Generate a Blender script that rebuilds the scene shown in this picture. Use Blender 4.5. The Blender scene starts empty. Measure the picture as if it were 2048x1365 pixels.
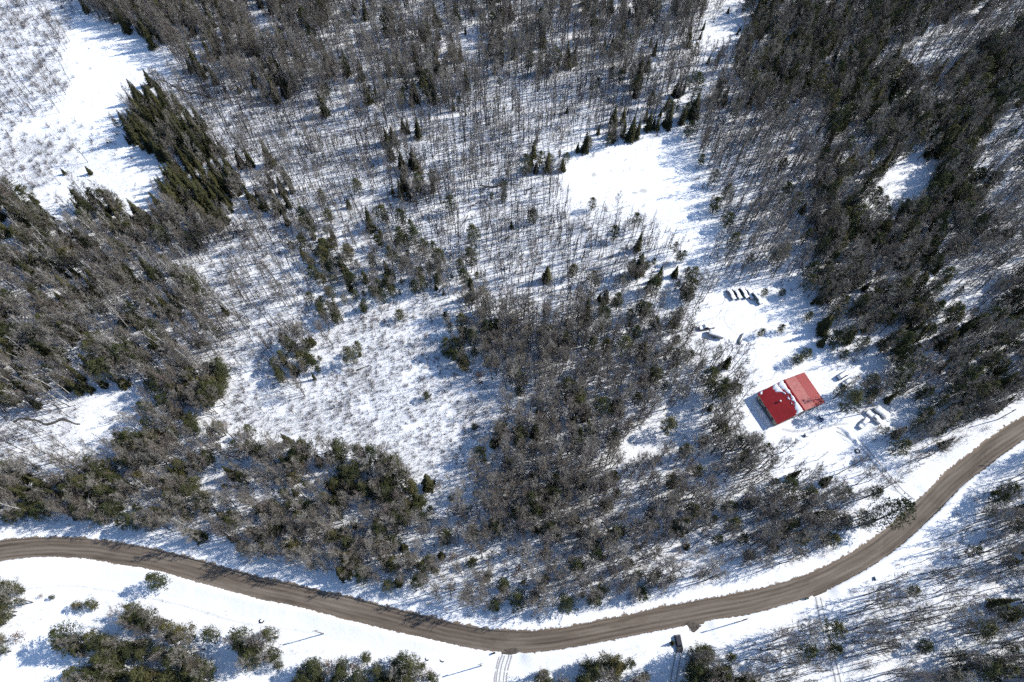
import bpy, math, random
import numpy as np
from mathutils import Vector, Matrix

R = math.radians
rng = np.random.default_rng(7)
random.seed(7)
scene = bpy.context.scene
C = scene.collection

# ------------------------------------------------------------------ camera, sky, sun, exposure
F_PX, ALT, TILT = 1400.0, 220.0, R(26.5)
cam_d = bpy.data.cameras.new('camera')
cam_d.sensor_fit = 'HORIZONTAL'
cam_d.sensor_width = 36.0
cam_d.lens = 36.0 * F_PX / 2048.0
cam_d.clip_start, cam_d.clip_end = 1.0, 20000.0
cam = bpy.data.objects.new('camera', cam_d)
C.objects.link(cam)
cam.location = (0, 0, ALT)
cam.rotation_euler = (TILT, 0, 0)
scene.camera = cam

SUN_AZ, SUN_EL = R(15), R(41)          # from +X towards +Y
sdir = Vector((math.cos(SUN_AZ) * math.cos(SUN_EL), math.sin(SUN_AZ) * math.cos(SUN_EL), math.sin(SUN_EL)))
world = bpy.data.worlds.new('World')
scene.world = world
world.use_nodes = True
wn = world.node_tree
wn.nodes.clear()
sky = wn.nodes.new('ShaderNodeTexSky')
sky.sky_type = 'NISHITA'
sky.sun_disc = False
sky.sun_elevation = SUN_EL
sky.sun_rotation = R(90) - SUN_AZ
sky.air_density, sky.dust_density, sky.ozone_density = 1.0, 0.1, 2.6
bg = wn.nodes.new('ShaderNodeBackground')
bg.inputs['Strength'].default_value = 0.15
wo = wn.nodes.new('ShaderNodeOutputWorld')
wn.links.new(sky.outputs[0], bg.inputs['Color'])
wn.links.new(bg.outputs[0], wo.inputs['Surface'])
sun_d = bpy.data.lights.new('sun', 'SUN')
sun_d.energy = 4.2
sun_d.angle = R(0.5)
sun_d.color = (1.0, 0.95, 0.87)
sun = bpy.data.objects.new('sun', sun_d)
C.objects.link(sun)
sun.rotation_euler = (-sdir).to_track_quat('-Z', 'Y').to_euler()
scene.view_settings.view_transform = 'Standard'
scene.view_settings.look = 'None'
scene.view_settings.exposure = 0.34
scene.view_settings.gamma = 1.0
scene.view_settings.use_curve_mapping = False
scene.cycles.use_denoising = False
scene.cycles.use_adaptive_sampling = True
scene.cycles.adaptive_threshold = 0.03
scene.cycles.use_light_tree = False
scene.cycles.max_bounces = 2
scene.cycles.diffuse_bounces = 2
scene.cycles.glossy_bounces = 1

# the photograph's pixels (2048 x 1365) <-> points of the land
_c, _s = math.cos(TILT), math.sin(TILT)

def U(u, v, z=0.0):
    x = (u - 1024.0) / F_PX
    y = -(v - 682.5) / F_PX
    t = (z - ALT) / (y * _s - _c)
    return np.array((x * t, (y * _c + _s) * t))

def PRJ(X, Y, Z):
    Z = Z - ALT
    b = Y * _c + Z * _s
    w = Y * _s - Z * _c
    return 1024.0 + F_PX * X / w, 682.5 - F_PX * b / w, w

# ------------------------------------------------------------------ helpers
class MB:
    def __init__(s):
        s.v, s.f, s.m = [], [], []
        s.mat = 0
    def add(s, verts, faces):
        o = len(s.v)
        s.v.extend([tuple(map(float, p)) for p in verts])
        for f in faces:
            s.f.append(tuple(i + o for i in f))
            s.m.append(s.mat)
    def box(s, c, d, rz=0.0, taper=1.0):
        x, y, z = d[0] / 2, d[1] / 2, d[2] / 2
        p = []
        for k, zz in enumerate((-z, z)):
            t = 1.0 if k == 0 else taper
            for (a, b) in ((-x, -y), (x, -y), (x, y), (-x, y)):
                a, b = a * t, b * t
                p.append((c[0] + a * math.cos(rz) - b * math.sin(rz), c[1] + a * math.sin(rz) + b * math.cos(rz), c[2] + zz))
        s.add(p, [(0, 3, 2, 1), (4, 5, 6, 7), (0, 1, 5, 4), (1, 2, 6, 5), (2, 3, 7, 6), (3, 0, 4, 7)])
    def tube(s, pts, rad, n=6, cap=True):
        pts = [Vector(p) for p in pts]
        vs, fs = [], []
        k = len(pts)
        for i, p in enumerate(pts):
            d = (pts[min(i + 1, k - 1)] - pts[max(i - 1, 0)])
            if d.length < 1e-6:
                d = Vector((0, 0, 1))
            d.normalize()
            a = d.cross(Vector((0, 0, 1)) if abs(d.z) < 0.9 else Vector((1, 0, 0))).normalized()
            b = d.cross(a)
            for j in range(n):
                t = 2 * math.pi * j / n
                q = p + (a * math.cos(t) + b * math.sin(t)) * rad[i]
                vs.append(q)
        for i in range(k - 1):
            for j in range(n):
                j2 = (j + 1) % n
                fs.append((i * n + j, i * n + j2, (i + 1) * n + j2, (i + 1) * n + j))
        if cap:
            fs.append(tuple(range(n - 1, -1, -1)))
            fs.append(tuple((k - 1) * n + j for j in range(n)))
        s.add(vs, fs)
    def twig(s, p, q, w):
        p, q = np.asarray(p, float), np.asarray(q, float)
        d = q - p
        a = np.cross(d, rng.normal(size=3))
        n = np.linalg.norm(a)
        if n < 1e-6:
            return
        a = a / n * (w / 2)
        s.add((p - a, p + a, q), [(0, 1, 2)])
    def leaf(s, c, r):
        """one small random triangle about c"""
        d = rng.normal(size=(3, 3))
        d = d / np.linalg.norm(d, axis=1)[:, None] * r
        s.add((c + d[0], c + d[1], c + d[2]), [(0, 1, 2)])
    def mesh(s, name, mats, smooth=False):
        me = bpy.data.meshes.new(name)
        me.from_pydata(s.v, [], s.f)
        for m in (mats if isinstance(mats, (list, tuple)) else [mats]):
            me.materials.append(m)
        if any(s.m):
            me.polygons.foreach_set('material_index', s.m)
        if smooth:
            me.polygons.foreach_set('use_smooth', [True] * len(me.polygons))
        me.update()
        return me

def link(name, me, parent=None, loc=(0, 0, 0), rz=0.0):
    o = bpy.data.objects.new(name, me)
    C.objects.link(o)
    if parent is not None:
        o.parent = parent
    o.location = loc
    o.rotation_euler = (0, 0, rz)
    return o

def tag(o, label=None, cat=None, group=None, kind=None):
    if label: o['label'] = label
    if cat: o['category'] = cat
    if group: o['group'] = group
    if kind: o['kind'] = kind
    return o

def thing(name, label, cat, loc=(0, 0, 0), rz=0.0, group=None):
    return tag(link(name, None, None, loc, rz), label, cat, group)

# ------------------------------------------------------------------ materials
def new_mat(name):
    m = bpy.data.materials.new(name)
    m.use_nodes = True
    nt = m.node_tree
    return m, nt, nt.nodes['Principled BSDF']

def N(nt, t, **kw):
    n = nt.nodes.new(t)
    for k, v in kw.items():
        setattr(n, k, v)
    return n

def ramp(nt, fac, stops):
    r = N(nt, 'ShaderNodeValToRGB')
    els = r.color_ramp.elements
    while len(els) < len(stops):
        els.new(0.5)
    for e, (p, c) in zip(els, stops):
        e.position = p
        e.color = (*c, 1.0)
    nt.links.new(fac, r.inputs[0])
    return r.outputs[0]

def noise(nt, scale, detail=4.0, rough=0.6, coord=None, dist=0.0):
    n = N(nt, 'ShaderNodeTexNoise')
    n.inputs['Scale'].default_value = scale
    n.inputs['Detail'].default_value = detail
    n.inputs['Roughness'].default_value = rough
    n.inputs['Distortion'].default_value = dist
    if coord is not None:
        nt.links.new(coord, n.inputs['Vector'])
    return n.outputs['Fac']

def bump(nt, b, height, strength, dist):
    bp = N(nt, 'ShaderNodeBump')
    bp.inputs['Strength'].default_value = strength
    bp.inputs['Distance'].default_value = dist
    nt.links.new(height, bp.inputs['Height'])
    nt.links.new(bp.outputs[0], b.inputs['Normal'])

def mat_plain(name, col, rough=0.6, metal=0.0, var=0.15, scale=3.0, spec=0.3):
    m, nt, b = new_mat(name)
    tc = N(nt, 'ShaderNodeTexCoord')
    f = noise(nt, scale, 5, 0.65, tc.outputs['Object'])
    lo = tuple(c * (1 - var) for c in col)
    hi = tuple(min(1.0, c * (1 + var)) for c in col)
    nt.links.new(ramp(nt, f, [(0.3, lo), (0.7, hi)]), b.inputs['Base Color'])
    b.inputs['Roughness'].default_value = rough
    b.inputs['Metallic'].default_value = metal
    b.inputs['Specular IOR Level'].default_value = spec
    return m

def mat_tree(name, stops, rough=0.8, fine=None):
    """colour differs from plant to plant"""
    m, nt, b = new_mat(name)
    oi = N(nt, 'ShaderNodeObjectInfo')
    col = ramp(nt, oi.outputs['Random'], stops)
    tc = N(nt, 'ShaderNodeTexCoord')
    f = noise(nt, fine or 1.2, 3, 0.6, tc.outputs['Object'])
    mx = N(nt, 'ShaderNodeMix', data_type='RGBA', blend_type='MULTIPLY')
    mx.inputs[0].default_value = 1.0
    nt.links.new(col, mx.inputs[6])
    nt.links.new(ramp(nt, f, [(0.3, (0.62, 0.62, 0.62)), (0.7, (1.3, 1.3, 1.3))]), mx.inputs[7])
    nt.links.new(mx.outputs[2], b.inputs['Base Color'])
    b.inputs['Roughness'].default_value = rough
    b.inputs['Specular IOR Level'].default_value = 0.15
    return m

def mat_snow(name, col=(0.84, 0.86, 0.89), lump=0.5, dirt=False):
    m, nt, b = new_mat(name)
    tc = N(nt, 'ShaderNodeTexCoord')
    co = tc.outputs['Object']
    big = noise(nt, 0.05, 3, 0.5, co)
    mid = noise(nt, 0.55, 5, 0.65, co, 0.4)
    base = ramp(nt, big, [(0.3, tuple(c * 0.955 for c in col)), (0.7, tuple(min(1, c * 1.02) for c in col))])
    if dirt:
        at = N(nt, 'ShaderNodeAttribute')
        at.attribute_name = 'dirt'
        f2 = noise(nt, 0.8, 6, 0.7, co)
        ma = N(nt, 'ShaderNodeMath', operation='MULTIPLY_ADD')
        nt.links.new(f2, ma.inputs[0])
        ma.inputs[1].default_value = 1.1
        nt.links.new(at.outputs['Fac'], ma.inputs[2])
        fac = ramp(nt, ma.outputs[0], [(0.95, (0, 0, 0)), (1.5, (1, 1, 1))])
        mx = N(nt, 'ShaderNodeMix', data_type='RGBA')
        nt.links.new(fac, mx.inputs[0])
        nt.links.new(base, mx.inputs[6])
        mx.inputs[7].default_value = (0.21, 0.165, 0.125, 1)
        base = mx.outputs[2]
    nt.links.new(base, b.inputs['Base Color'])
    b.inputs['Roughness'].default_value = 0.75
    b.inputs['Specular IOR Level'].default_value = 0.2
    bump(nt, b, mid, lump, 0.35)
    return m

M = {}
M['snow'] = mat_snow('snow')
M['bank'] = mat_snow('snow_bank', dirt=True, lump=0.35)
M['packed'] = mat_snow('packed_snow', (0.78, 0.79, 0.81), 0.3)
M['rut'] = mat_snow('rut_snow_with_shade', (0.40, 0.385, 0.37), 0.3)  # packed rut snow, darkened further to paint in the shade of deep ruts
M['packed2'] = mat_snow('trodden_snow', (0.60, 0.605, 0.62), 0.8)
M['packed3'] = mat_snow('faint_trail_snow', (0.72, 0.73, 0.75), 0.8)
M['cap'] = mat_snow('snow_cap', (0.85, 0.87, 0.9), 0.25)
M['apron'] = mat_plain('dark_damp_dirt', (0.085, 0.072, 0.06), 0.85, var=0.6, scale=1.2)
M['ice'] = mat_plain('wet_ice', (0.56, 0.56, 0.53), 0.35, var=0.12, scale=0.6)
M['water'] = mat_plain('dark_creek_water', (0.10, 0.095, 0.085), 0.35, var=0.35, scale=0.8)
M['bark'] = mat_tree('grey_bark', [(0.0, (0.085, 0.075, 0.065)), (0.5, (0.13, 0.118, 0.105)), (1.0, (0.19, 0.175, 0.155))])
M['twig'] = mat_tree('grey_twigs', [(0.0, (0.135, 0.115, 0.094)), (0.4, (0.21, 0.184, 0.153)), (0.75, (0.285, 0.255, 0.217)), (0.9, (0.33, 0.305, 0.27)), (1.0, (0.20, 0.155, 0.135))])
M['snag'] = mat_tree('dark_dead_wood', [(0.0, (0.06, 0.055, 0.05)), (1.0, (0.13, 0.12, 0.11))])
M['birch'] = mat_tree('white_birch_bark', [(0.0, (0.52, 0.50, 0.46)), (1.0, (0.72, 0.70, 0.66))])
M['birch_twig'] = mat_tree('birch_twigs', [(0.0, (0.27, 0.245, 0.22)), (1.0, (0.36, 0.335, 0.31))])
M['spruce'] = mat_tree('spruce_needles', [(0.0, (0.032, 0.035, 0.016)), (0.5, (0.052, 0.052, 0.022)), (1.0, (0.075, 0.072, 0.030))], fine=0.9)
M['pine'] = mat_tree('pine_needles', [(0.0, (0.045, 0.056, 0.024)), (0.5, (0.070, 0.077, 0.031)), (0.9, (0.098, 0.098, 0.040)), (1.0, (0.12, 0.10, 0.04))], fine=0.8)
M['shrub'] = mat_tree('shrub_stems', [(0.0, (0.12, 0.10, 0.09)), (0.5, (0.18, 0.155, 0.14)), (1.0, (0.19, 0.15, 0.145))])
M['copper'] = mat_tree('dry_copper_leaves', [(0.0, (0.17, 0.085, 0.035)), (1.0, (0.24, 0.13, 0.055))])
M['grass'] = mat_tree('dry_marsh_grass', [(0.0, (0.26, 0.20, 0.13)), (1.0, (0.34, 0.29, 0.19))])
M['log'] = mat_plain('weathered_log', (0.13, 0.115, 0.10), 0.85, var=0.4, scale=2.0)
M['pole'] = mat_plain('weathered_pole', (0.20, 0.17, 0.14), 0.85, var=0.3, scale=1.5)
M['steel'] = mat_plain('galvanised_steel', (0.42, 0.43, 0.44), 0.4, 0.8)
M['ceramic'] = mat_plain('insulator_glaze', (0.30, 0.32, 0.33), 0.25)
M['rubber'] = mat_plain('black_rubber', (0.022, 0.022, 0.023), 0.8, var=0.3)
M['glass'] = mat_plain('dark_glass', (0.03, 0.035, 0.045), 0.08, var=0.1, spec=0.5)
M['wall'] = mat_plain('beige_siding', (0.44, 0.40, 0.34), 0.7, var=0.1)
M['wall_dark'] = mat_plain('brown_boards_with_shade', (0.16, 0.13, 0.11), 0.8, var=0.25)
M['trim'] = mat_plain('white_trim', (0.72, 0.72, 0.70), 0.5, var=0.05)
M['brick'] = mat_plain('chimney_metal', (0.60, 0.60, 0.60), 0.35, 0.5)
M['red_lens'] = mat_plain('red_lens', (0.45, 0.02, 0.02), 0.2)
M['lamp'] = mat_plain('headlamp_glass', (0.7, 0.7, 0.68), 0.15)
for nm, col in (('black', (0.018, 0.018, 0.021)), ('charcoal', (0.055, 0.055, 0.062)), ('grey', (0.20, 0.21, 0.22)), ('silver', (0.42, 0.43, 0.45)), ('blue', (0.05, 0.09, 0.20)),
                ('white', (0.70, 0.70, 0.70)), ('maroon', (0.16, 0.03, 0.035)), ('green', (0.05, 0.09, 0.06)), ('teal', (0.10, 0.16, 0.18))):
    M['paint_' + nm] = mat_plain(nm + '_paint', col, 0.3, 0.15, 0.08, 2.0, 0.5)

def mat_roof(name, paler):
    m, nt, b = new_mat(name)
    tc = N(nt, 'ShaderNodeTexCoord')
    co = tc.outputs['Object']
    f = noise(nt, 0.5, 4, 0.6, co)
    red = ramp(nt, f, [(0.3, (0.21, 0.010, 0.013)), (0.7, (0.29, 0.017, 0.019))])
    if paler:  # blotches mixed towards a lighter pink on the upper right slope
        f2 = noise(nt, 0.7, 5, 0.7, co, 0.6)
        mx = N(nt, 'ShaderNodeMix', data_type='RGBA')
        nt.links.new(ramp(nt, f2, [(0.3, (0.15, 0.15, 0.15)), (0.75, (0.7, 0.7, 0.7))]), mx.inputs[0])
        nt.links.new(red, mx.inputs[6])
        mx.inputs[7].default_value = (0.42, 0.21, 0.18, 1)
        red = mx.outputs[2]
    nt.links.new(red, b.inputs['Base Color'])
    b.inputs['Roughness'].default_value = 0.45
    b.inputs['Specular IOR Level'].default_value = 0.3
    w = N(nt, 'ShaderNodeTexWave', wave_type='BANDS', bands_direction='Y', wave_profile='SAW')
    w.inputs['Scale'].default_value = 0.7
    nt.links.new(co, w.inputs['Vector'])
    bump(nt, b, w.outputs['Fac'], 0.25, 0.05)
    return m
M['roof'] = mat_roof('red_metal_roof', False)
M['roof_paler'] = mat_roof('red_metal_roof_paler', True)

def mat_road():
    m, nt, b = new_mat('frozen_dirt_road')
    uv = N(nt, 'ShaderNodeUVMap')
    mp = N(nt, 'ShaderNodeMapping')
    mp.inputs['Scale'].default_value = (0.02, 0.9, 1.0)
    nt.links.new(uv.outputs[0], mp.inputs['Vector'])
    streak = noise(nt, 1.0, 4, 0.65, mp.outputs[0], 0.3)
    mp2 = N(nt, 'ShaderNodeMapping')
    mp2.inputs['Scale'].default_value = (0.05, 0.25, 1.0)
    nt.links.new(uv.outputs[0], mp2.inputs['Vector'])
    patch = noise(nt, 1.0, 5, 0.7, mp2.outputs[0], 0.8)
    tc = N(nt, 'ShaderNodeTexCoord')
    grit = noise(nt, 2.2, 5, 0.75, tc.outputs['Object'])
    add = N(nt, 'ShaderNodeMath', operation='MULTIPLY_ADD')
    nt.links.new(patch, add.inputs[0]); add.inputs[1].default_value = 0.95
    nt.links.new(streak, add.inputs[2])
    add2 = N(nt, 'ShaderNodeMath', operation='MULTIPLY_ADD')
    nt.links.new(grit, add2.inputs[0]); add2.inputs[1].default_value = 0.35
    nt.links.new(add.outputs[0], add2.inputs[2])
    sx = N(nt, 'ShaderNodeSeparateXYZ')
    nt.links.new(uv.outputs[0], sx.inputs[0])
    wob_ = noise(nt, 0.06, 2, 0.5, uv.outputs[0])
    t0 = N(nt, 'ShaderNodeMath', operation='ADD'); nt.links.new(sx.outputs[1], t0.inputs[0]); nt.links.new(wob_, t0.inputs[1])
    t1 = N(nt, 'ShaderNodeMath', operation='SUBTRACT'); nt.links.new(t0.outputs[0], t1.inputs[0]); t1.inputs[1].default_value = 0.5
    t2 = N(nt, 'ShaderNodeMath', operation='ABSOLUTE'); nt.links.new(t1.outputs[0], t2.inputs[0])
    t3 = N(nt, 'ShaderNodeMath', operation='PINGPONG'); nt.links.new(t2.outputs[0], t3.inputs[0]); t3.inputs[1].default_value = 0.62
    t4 = N(nt, 'ShaderNodeMath', operation='MULTIPLY_ADD'); nt.links.new(t3.outputs[0], t4.inputs[0]); t4.inputs[1].default_value = -0.3
    nt.links.new(add2.outputs[0], t4.inputs[2])
    add2 = N(nt, 'ShaderNodeMath', operation='ADD'); nt.links.new(t4.outputs[0], add2.inputs[0]); add2.inputs[1].default_value = 0.09
    sc_ = N(nt, 'ShaderNodeMath', operation='MULTIPLY')
    nt.links.new(add2.outputs[0], sc_.inputs[0]); sc_.inputs[1].default_value = 0.6
    col = ramp(nt, sc_.outputs[0], [(0.50, (0.048, 0.036, 0.028)), (0.61, (0.092, 0.072, 0.055)), (0.71, (0.136, 0.109, 0.085)), (0.85, (0.195, 0.164, 0.135))])
    nt.links.new(col, b.inputs['Base Color'])
    b.inputs['Roughness'].default_value = 0.85
    bump(nt, b, grit, 0.35, 0.08)
    return m
M['road'] = mat_road()

# ------------------------------------------------------------------ value noise on the land
_ng = {}
def vnoise(x, y, sc, seed):
    g = _ng.get(seed)
    if g is None:
        g = np.random.default_rng(seed).random((128, 128))
        _ng[seed] = g
    u, v = np.asarray(x) / sc + 1000.0, np.asarray(y) / sc + 1000.0
    i, j = np.floor(u).astype(int), np.floor(v).astype(int)
    a, b = u - i, v - j
    a, b = a * a * (3 - 2 * a), b * b * (3 - 2 * b)
    i0, j0, i1, j1 = i % 128, j % 128, (i + 1) % 128, (j + 1) % 128
    return (g[i0, j0] * (1 - a) + g[i1, j0] * a) * (1 - b) + (g[i0, j1] * (1 - a) + g[i1, j1] * a) * b

# ------------------------------------------------------------------ the road's course
def spline(px, n=14):
    P = np.array([U(*p) for p in px])
    P = np.vstack([2 * P[0] - P[1], P, 2 * P[-1] - P[-2]])
    out = []
    for i in range(1, len(P) - 2):
        for t in np.linspace(0, 1, n, endpoint=False):
            p0, p1, p2, p3 = P[i - 1], P[i], P[i + 1], P[i + 2]
            out.append(0.5 * ((2 * p1) + (-p0 + p2) * t + (2 * p0 - 5 * p1 + 4 * p2 - p3) * t ** 2 + (-p0 + 3 * p1 - 3 * p2 + p3) * t ** 3))
    out.append(P[-2])
    return np.array(out)

def resample(P, step):
    d = np.r_[0, np.cumsum(np.linalg.norm(np.diff(P, axis=0), axis=1))]
    s = np.arange(0, d[-1], step)
    return np.c_[np.interp(s, d, P[:, 0]), np.interp(s, d, P[:, 1])], s

def normals(P):
    t = np.gradient(P, axis=0)
    t /= np.linalg.norm(t, axis=1)[:, None]
    return np.c_[-t[:, 1], t[:, 0]]

ROAD_PX = [(-420, 1245), (-200, 1160), (-60, 1118), (0, 1104), (70, 1097), (140, 1097), (210, 1103), (300, 1119), (390, 1141), (480, 1167), (580, 1190),
           (680, 1213), (780, 1238), (860, 1258), (940, 1276), (1000, 1284), (1060, 1285), (1130, 1277), (1220, 1260), (1310, 1242),
           (1400, 1225), (1500, 1206), (1580, 1185), (1640, 1163), (1700, 1133), (1750, 1102), (1800, 1064), (1850, 1018), (1900, 968),
           (1950, 926), (2000, 888), (2060, 850), (2160, 800), (2400, 700)]
road_pts, road_s = resample(spline(ROAD_PX), 1.0)
road_n = normals(road_pts)
RW = 2.65

def road_dist(X, Y):
    X, Y = np.asarray(X, float).ravel(), np.asarray(Y, float).ravel()
    out = np.full(X.shape, 1e9)
    for k in range(0, len(road_pts), 2):
        out = np.minimum(out, (X - road_pts[k, 0]) ** 2 + (Y - road_pts[k, 1]) ** 2)
    return np.sqrt(out)

# driveways: centre line and half width
DRIVES = {
    'lower_driveway': ([(1392, 1236), (1372, 1262), (1362, 1290), (1354, 1325), (1347, 1365), (1340, 1430)], 2.0),
    'woodland_track': ([(1632, 1172), (1638, 1205), (1648, 1250), (1660, 1300), (1672, 1350), (1690, 1430)], 1.9),
    'house_driveway': ([(1852, 1020), (1815, 995), (1782, 962), (1755, 930), (1728, 895), (1690, 866), (1650, 850)], 2.1),
    'snowmobile_track': ([(1020, 1290), (1012, 1310), (1004, 1335), (1000, 1365), (1000, 1420)], 2.6),
}
drive_xy = {k: resample(spline(p), 0.8)[0] for k, (p, w) in DRIVES.items()}

# ------------------------------------------------------------------ the ground: one sheet to the horizon
def smooth(a, b, x):
    t = np.clip((x - a) / (b - a), 0, 1)
    return t * t * (3 - 2 * t)

def height(X, Y):
    X, Y = np.asarray(X, float), np.asarray(Y, float)
    h = 0.9 * (vnoise(X, Y, 38, 1) - 0.5) + 0.35 * (vnoise(X, Y, 11, 2) - 0.5) + 0.16 * (vnoise(X, Y, 4.2, 3) - 0.5) + 0.10 * (vnoise(X, Y, 2.1, 4) - 0.5)
    near = road_dist(X, Y).reshape(X.shape)
    h = h * smooth(8, 18, near)
    return h - 0.42 * (1 - smooth(5.3, 9.3, near))

def axis(lo, hi, step):
    core = np.arange(lo, hi + 0.01, step)
    far = np.array([4, 10, 25, 60, 150, 400, 1000, 2500, 6000, 12000.0])
    return np.r_[(lo - far)[::-1], core, hi + far]

gx, gy = axis(-310, 310, 1.25), axis(-50, 350, 1.25)
GX, GY = np.meshgrid(gx, gy, indexing='ij')
GZ = np.zeros_like(GX)
GZ[10:-10, 10:-10] = height(GX[10:-10, 10:-10], GY[10:-10, 10:-10])
nx, ny = GX.shape
idx = np.arange(nx * ny).reshape(nx, ny)
quads = np.stack([idx[:-1, :-1], idx[1:, :-1], idx[1:, 1:], idx[:-1, 1:]], -1).reshape(-1, 4)

def np_mesh(name, V, Q, mat, smooth_=True):
    me = bpy.data.meshes.new(name)
    me.vertices.add(len(V))
    me.vertices.foreach_set('co', np.asarray(V, np.float32).ravel())
    k = Q.shape[1]
    me.loops.add(Q.size)
    me.loops.foreach_set('vertex_index', Q.astype(np.int32).ravel())
    me.polygons.add(len(Q))
    me.polygons.foreach_set('loop_start', np.arange(0, Q.size, k, dtype=np.int32))
    me.polygons.foreach_set('loop_total', np.full(len(Q), k, np.int32))
    me.update(calc_edges=True)
    me.validate()
    me.materials.append(mat)
    if smooth_:
        me.polygons.foreach_set('use_smooth', [True] * len(me.polygons))
    return me

ground = link('snowy_ground', np_mesh('snowy_ground', np.c_[GX.ravel(), GY.ravel(), GZ.ravel()], quads, M['snow']))
tag(ground, 'snow covered ground under the whole forest and clearings', kind='structure')

_hx0, _hy0, _hs = -310, -50, 1.25
_HZ = GZ[10:-10, 10:-10]
def hz(X, Y):
    """height of the built sheet (bilinear)"""
    u = np.clip((np.asarray(X, float) - _hx0) / _hs, 0, _HZ.shape[0] - 1.001)
    v = np.clip((np.asarray(Y, float) - _hy0) / _hs, 0, _HZ.shape[1] - 1.001)
    i, j = u.astype(int), v.astype(int)
    a, b = u - i, v - j
    return (_HZ[i, j] * (1 - a) + _HZ[i + 1, j] * a) * (1 - b) + (_HZ[i, j + 1] * (1 - a) + _HZ[i + 1, j + 1] * a) * b

def strip(name, P, Nn, offs, zs, mat, S=None, attr=None):
    """sheet along a line; offs / zs: (n points, n across)"""
    n, k = len(P), offs.shape[1]
    V = np.zeros((n, k, 3))
    V[:, :, :2] = P[:, None, :] + Nn[:, None, :] * offs[:, :, None]
    V[:, :, 2] = zs
    I = np.arange(n * k).reshape(n, k)
    Q = np.stack([I[:-1, :-1], I[:-1, 1:], I[1:, 1:], I[1:, :-1]], -1).reshape(-1, 4)[:, ::-1]
    me = np_mesh(name, V.reshape(-1, 3), Q, mat)
    if S is not None:
        uv = me.uv_layers.new(name='UVMap')
        li = np.zeros(len(me.loops), np.int32)
        me.loops.foreach_get('vertex_index', li)
        UVv = np.stack([np.repeat(S, k), offs.ravel()], -1)
        uv.data.foreach_set('uv', UVv[li].astype(np.float32).ravel())
    if attr is not None:
        a = me.attributes.new('dirt', 'FLOAT', 'POINT')
        a.data.foreach_set('value', attr.ravel().astype(np.float32))
    return me

# ---- road
n = len(road_pts)
wob = 0.35 * (vnoise(road_s, road_s * 0, 9, 20) - 0.5) + 0.3 * (vnoise(road_s, road_s * 0, 2.5, 21) - 0.5)
acr = np.linspace(-RW - 0.6, RW + 0.6, 15)
offs = np.repeat(acr[None], n, 0)
zs = 0.05 - 0.004 * offs ** 2 + 0.05 * (vnoise(offs * 1.0, road_s[:, None] * 0.12 + offs * 0, 0.8, 22) - 0.5)
road = link('dirt_road', strip('dirt_road', road_pts, road_n, offs, zs, M['road'], road_s))
tag(road, 'ploughed brown dirt road curving across the snow', kind='structure')

# ---- ploughed snow banks on both sides
prof_d = np.array([0.0, 0.12, 0.45, 0.9, 1.5, 2.4, 3.6, 5.0, 7.6])
prof_z = np.array([-0.12, 0.22, 0.52, 0.66, 0.62, 0.45, 0.24, 0.08, -0.22])
for side in (1, -1):
    seed = 30 if side == 1 else 40
    edge = RW + 0.4 * (vnoise(road_s, road_s * 0, 12, seed) - 0.5) + 0.12 * (vnoise(road_s, road_s * 0, 4.2, seed + 1) - 0.5)
    hgt = 0.75 + 0.5 * vnoise(road_s, road_s * 0, 9, seed + 2) + 0.2 * (vnoise(road_s, road_s * 0, 3.7, seed + 3) - 0.5)
    cut = np.ones(n)
    # banks are cut where a driveway meets the road
    for k, xy in drive_xy.items():
        e = xy[0]
        d = np.linalg.norm(road_pts - e, axis=1)
        s_side = np.sign((xy[min(8, len(xy) - 1)] - e) @ road_n[np.argmin(d)])
        if s_side == side:
            hgt = hgt * smooth(2.4, 5.5, d)
            cut = cut * smooth(2.4, 5.5, d)
    of = edge[:, None] + prof_d[None]
    zz = np.where(prof_z[None] > 0, prof_z[None] * hgt[:, None], prof_z[None])
    zz = zz + np.where(prof_z[None] > 0.1, 0.12 * cut[:, None] * (vnoise(road_s[:, None] + of * 0, of, 2.6, seed + 5) - 0.5), 0)
    dirt = np.repeat(np.array([1.1, 0.86, 0.50, 0.36, 0.26, 0.14, 0.04, 0, 0])[None], n, 0)
    me = strip('snow_bank', road_pts, road_n, of * side, zz, M['bank'], attr=dirt * (1.0 if side == 1 else 0.6))
    if side == -1:
        me.flip_normals()
    b = link('snow_bank', me)
    tag(b, 'ploughed snow bank along the far edge of the dirt road' if side == 1 else 'ploughed snow bank along the near edge of the dirt road', kind='structure')

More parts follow.
